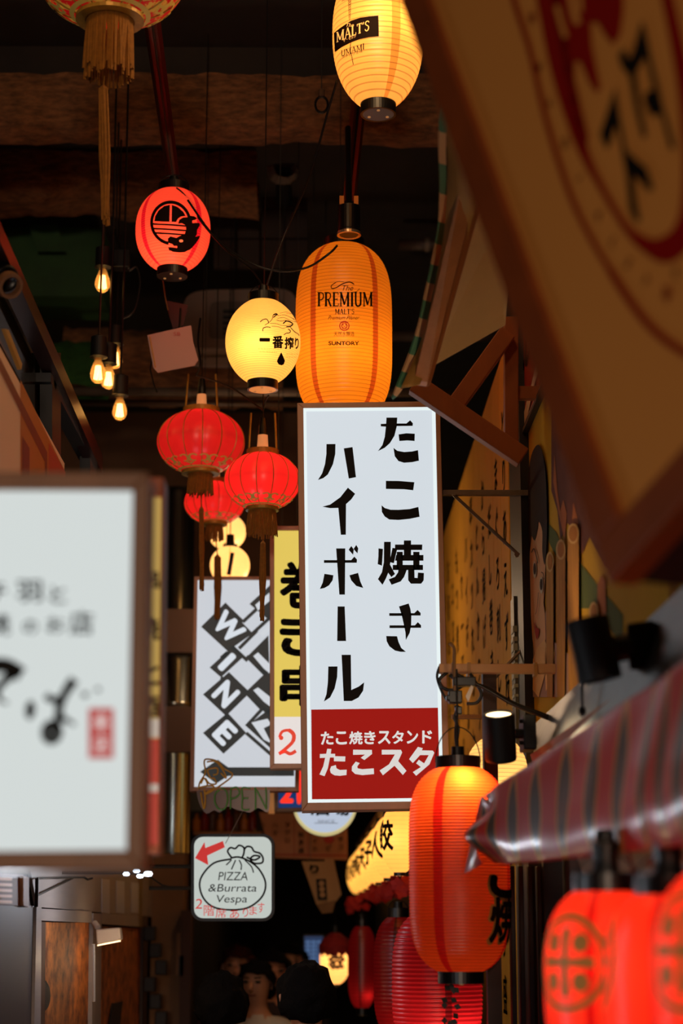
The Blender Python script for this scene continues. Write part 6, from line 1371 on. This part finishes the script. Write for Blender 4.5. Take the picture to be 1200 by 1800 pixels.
# ================================================================== PEOPLE
def person(x, Y, height, face, label, shirt, hair=(22, 16, 14), skin=(196, 140, 108), turn=0.0, tiltx=0.0):
    """one continuous skinned body; face: angle the person looks (0 = away down the alley, pi = towards the camera)"""
    root = thing('person', (x, Y, 0), label, 'person', 'people down the alley')
    k = height / 1.72
    rot = Matrix.Rotation(face, 4, 'Z')
    J = {}; E_ = []; Rr = {}
    def j(n, p, r, par=None): J[n] = len(J); Rr[n] = (Vector(p) * k, r * k); 
    def e(a, b): E_.append((a, b))
    pts = [('pelvis', (0, 0, .95), .145), ('waist', (0, .0, 1.08), .13), ('chest', (0, -.01, 1.27), .15), ('upper', (0, -.005, 1.38), .125), ('neck0', (0, .0, 1.46), .062), ('neck', (0, .01, 1.51), .055),
           ('skull0', (0, .025, 1.575), .075), ('skull1', (0, .02, 1.64), .088), ('crown', (0, .005, 1.69), .060)]
    ed = [('pelvis', 'waist'), ('waist', 'chest'), ('chest', 'upper'), ('upper', 'neck0'), ('neck0', 'neck'), ('neck', 'skull0'), ('skull0', 'skull1'), ('skull1', 'crown')]
    for s, n in ((-1, 'l'), (1, 'r')):
        pts += [('sh' + n, (s * .175, 0, 1.40), .06), ('el' + n, (s * .235, -.02, 1.12), .043), ('wr' + n, (s * .235, .09, .90), .028), ('pa' + n, (s * .235, .12, .84), .034),
                ('hip' + n, (s * .09, 0, .88), .095), ('kn' + n, (s * .10, .015, .50), .06), ('an' + n, (s * .10, -.02, .09), .042), ('toe' + n, (s * .11, .16, .035), .035)]
        ed += [('upper', 'sh' + n), ('sh' + n, 'el' + n), ('el' + n, 'wr' + n), ('wr' + n, 'pa' + n), ('pelvis', 'hip' + n), ('hip' + n, 'kn' + n), ('kn' + n, 'an' + n), ('an' + n, 'toe' + n)]
        for q in range(4):
            pts.append(('f%d%s' % (q, n), (s * .235 + (q - 1.5) * .002, .11 + (q - 1.5) * .021, .775 - .006 * (1.5 - abs(q - 1.5))), .009)); ed.append(('pa' + n, 'f%d%s' % (q, n)))
        pts.append(('th' + n, (s * .225, .165, .815), .010)); ed.append(('pa' + n, 'th' + n))
    idx = {p[0]: i for i, p in enumerate(pts)}
    me = bpy.data.meshes.new('body'); me.from_pydata([rot @ (Vector(p[1]) * k) for p in pts], [(idx[a], idx[b]) for a, b in ed], [])
    ob = bpy.data.objects.new('body', me); COL.objects.link(ob)
    sk = ob.modifiers.new('skin', 'SKIN'); ob.modifiers.new('sub', 'SUBSURF').levels = 2
    if not me.skin_vertices: me.skin_vertices.new()
    for i, p in enumerate(pts): 
        me.skin_vertices[0].data[i].radius = (p[2] * k, p[2] * k * (.78 if p[0] in ('pelvis', 'waist', 'chest', 'upper') else 1)); me.skin_vertices[0].data[i].use_root = (i == 0)
    dg = bpy.context.evaluated_depsgraph_get(); dg.update(); em = bpy.data.meshes.new_from_object(ob.evaluated_get(dg)); bpy.data.objects.remove(ob)
    em.materials.clear()
    for m_ in (mat('skin_%d' % skin[0], skin, .55), mat('shirt_%d_%d' % (shirt[0], shirt[2]), shirt, .8), mat('dark_trousers', (34, 34, 42), .8), mat('dark_shoes', (24, 20, 20), .5)): em.materials.append(m_)
    ri = rot.inverted()
    for p in em.polygons:
        c = ri @ p.center; z = c.z / k; ax_ = abs(c.x) / k
        p.material_index = 3 if z < .07 else (2 if z < .93 and not (ax_ > .19 and z > .7) else (0 if (z > 1.455 or (ax_ > .19 and z < 1.10)) else 1))
    em.shade_smooth(); body = bpy.data.objects.new('body', em); COL.objects.link(body); body.parent = root
    # hair cap following the skull, open at the face
    hm = mat('hair_%d' % hair[0], tuple(x * .5 for x in hair), .8, bump=.6, scale=40, spec=.1); mb = MB(); V = []; nu, nv = 32, 16
    for i in range(nv + 1):
        th_ = PI * .74 * i / nv
        for q in range(nu):
            a = 2 * PI * q / nu; front = math.cos(a)      # +y is the face direction
            lim = 1.0 - .56 * max(0, front) ** .5 - .10 * (1 - abs(front)); tt = th_ * lim
            r = Vector((math.sin(tt) * math.sin(a) * .108, math.sin(tt) * math.cos(a) * .118 + .012, math.cos(tt) * .128))
            r += r.normalized() * (.016 * noise.noise(r * 24) + .010 * noise.noise(r * 70))
            V.append(Vector((x, Y, 0)) + rot @ ((Vector((0, .005, 1.615)) + r) * k))
    mb.add(V, [(i * nu + q, i * nu + (q + 1) % nu, (i + 1) * nu + (q + 1) % nu, (i + 1) * nu + q) for i in range(nv) for q in range(nu)])
    h_ = mb.build('hair', hm, root, smooth=True); h_.modifiers.new('thickness', 'SOLIDIFY').thickness = .012
    W = lambda p: Vector((x, Y, 0)) + rot @ (Vector(p) * k)
    sm = MATS['skin_%d' % skin[0]]
    MB().tube([W((0, .105, 1.625)), W((0, .128, 1.595)), W((0, .112, 1.585))], .011 * k, 8).build('nose', sm, root, smooth=True)
    for s in (-1, 1):
        MB().tube([W((s * .083, .01, 1.635)), W((s * .094, .0, 1.62)), W((s * .088, .008, 1.59))], .012 * k, 8).build('ear', sm, root, smooth=True)
        c = W((s * .034, .102, 1.632)); MB().lathe(c, [(0, -.009), (.012, -.006), (.015, 0), (.012, .006), (0, .009)], 12).build('eye', mat('dark_eye', (20, 14, 12), .3), root, smooth=True)
        MB().tube([W((s * .015, .108, 1.652)), W((s * .05, .098, 1.655))], .004 * k, 6).build('eyebrow', hm, root)
    MB().tube([W((-.024, .103, 1.565)), W((0, .11, 1.563)), W((.024, .103, 1.565))], .006 * k, 6).build('mouth', mat('lip_brown', (120, 60, 50), .5), root, smooth=True)
    return root
def ppl(px, py_top, Y): p = P(px, py_top, Y); return p.x, p.z
for px, pt, Y, fc, lb, sh, sk_ in ((540, 1694, 7.0, .15, 'person with full dark hair seen from behind, largest head in the crowd', (38, 34, 36), (186, 128, 96)),
        (388, 1712, 7.5, -.2, 'person with short dark hair seen from behind at the lower left of the crowd', (30, 28, 30), (170, 116, 88)),
        (452, 1690, 9.8, PI - .25, 'person in a white t-shirt walking towards the viewer between two dark heads', (200, 190, 176), (190, 134, 100)),
        (478, 1672, 10.5, PI + .2, 'distant person in dark clothes, face just visible above the white t-shirt', (50, 30, 30), (180, 120, 88)),
        (418, 1664, 11.2, PI - .1, 'distant person with reddish hair on the left of the crowd', (70, 30, 24), (170, 100, 70)),
        (512, 1660, 12.0, PI, 'most distant person, below the small bluish screen', (60, 44, 34), (190, 130, 90))):
    x, z = ppl(px, pt, Y); person(x, Y, z / 1.735 * 1.72, fc, lb, sh, hair=(90, 24, 16) if 'reddish' in lb else (22, 16, 14), skin=sk_)
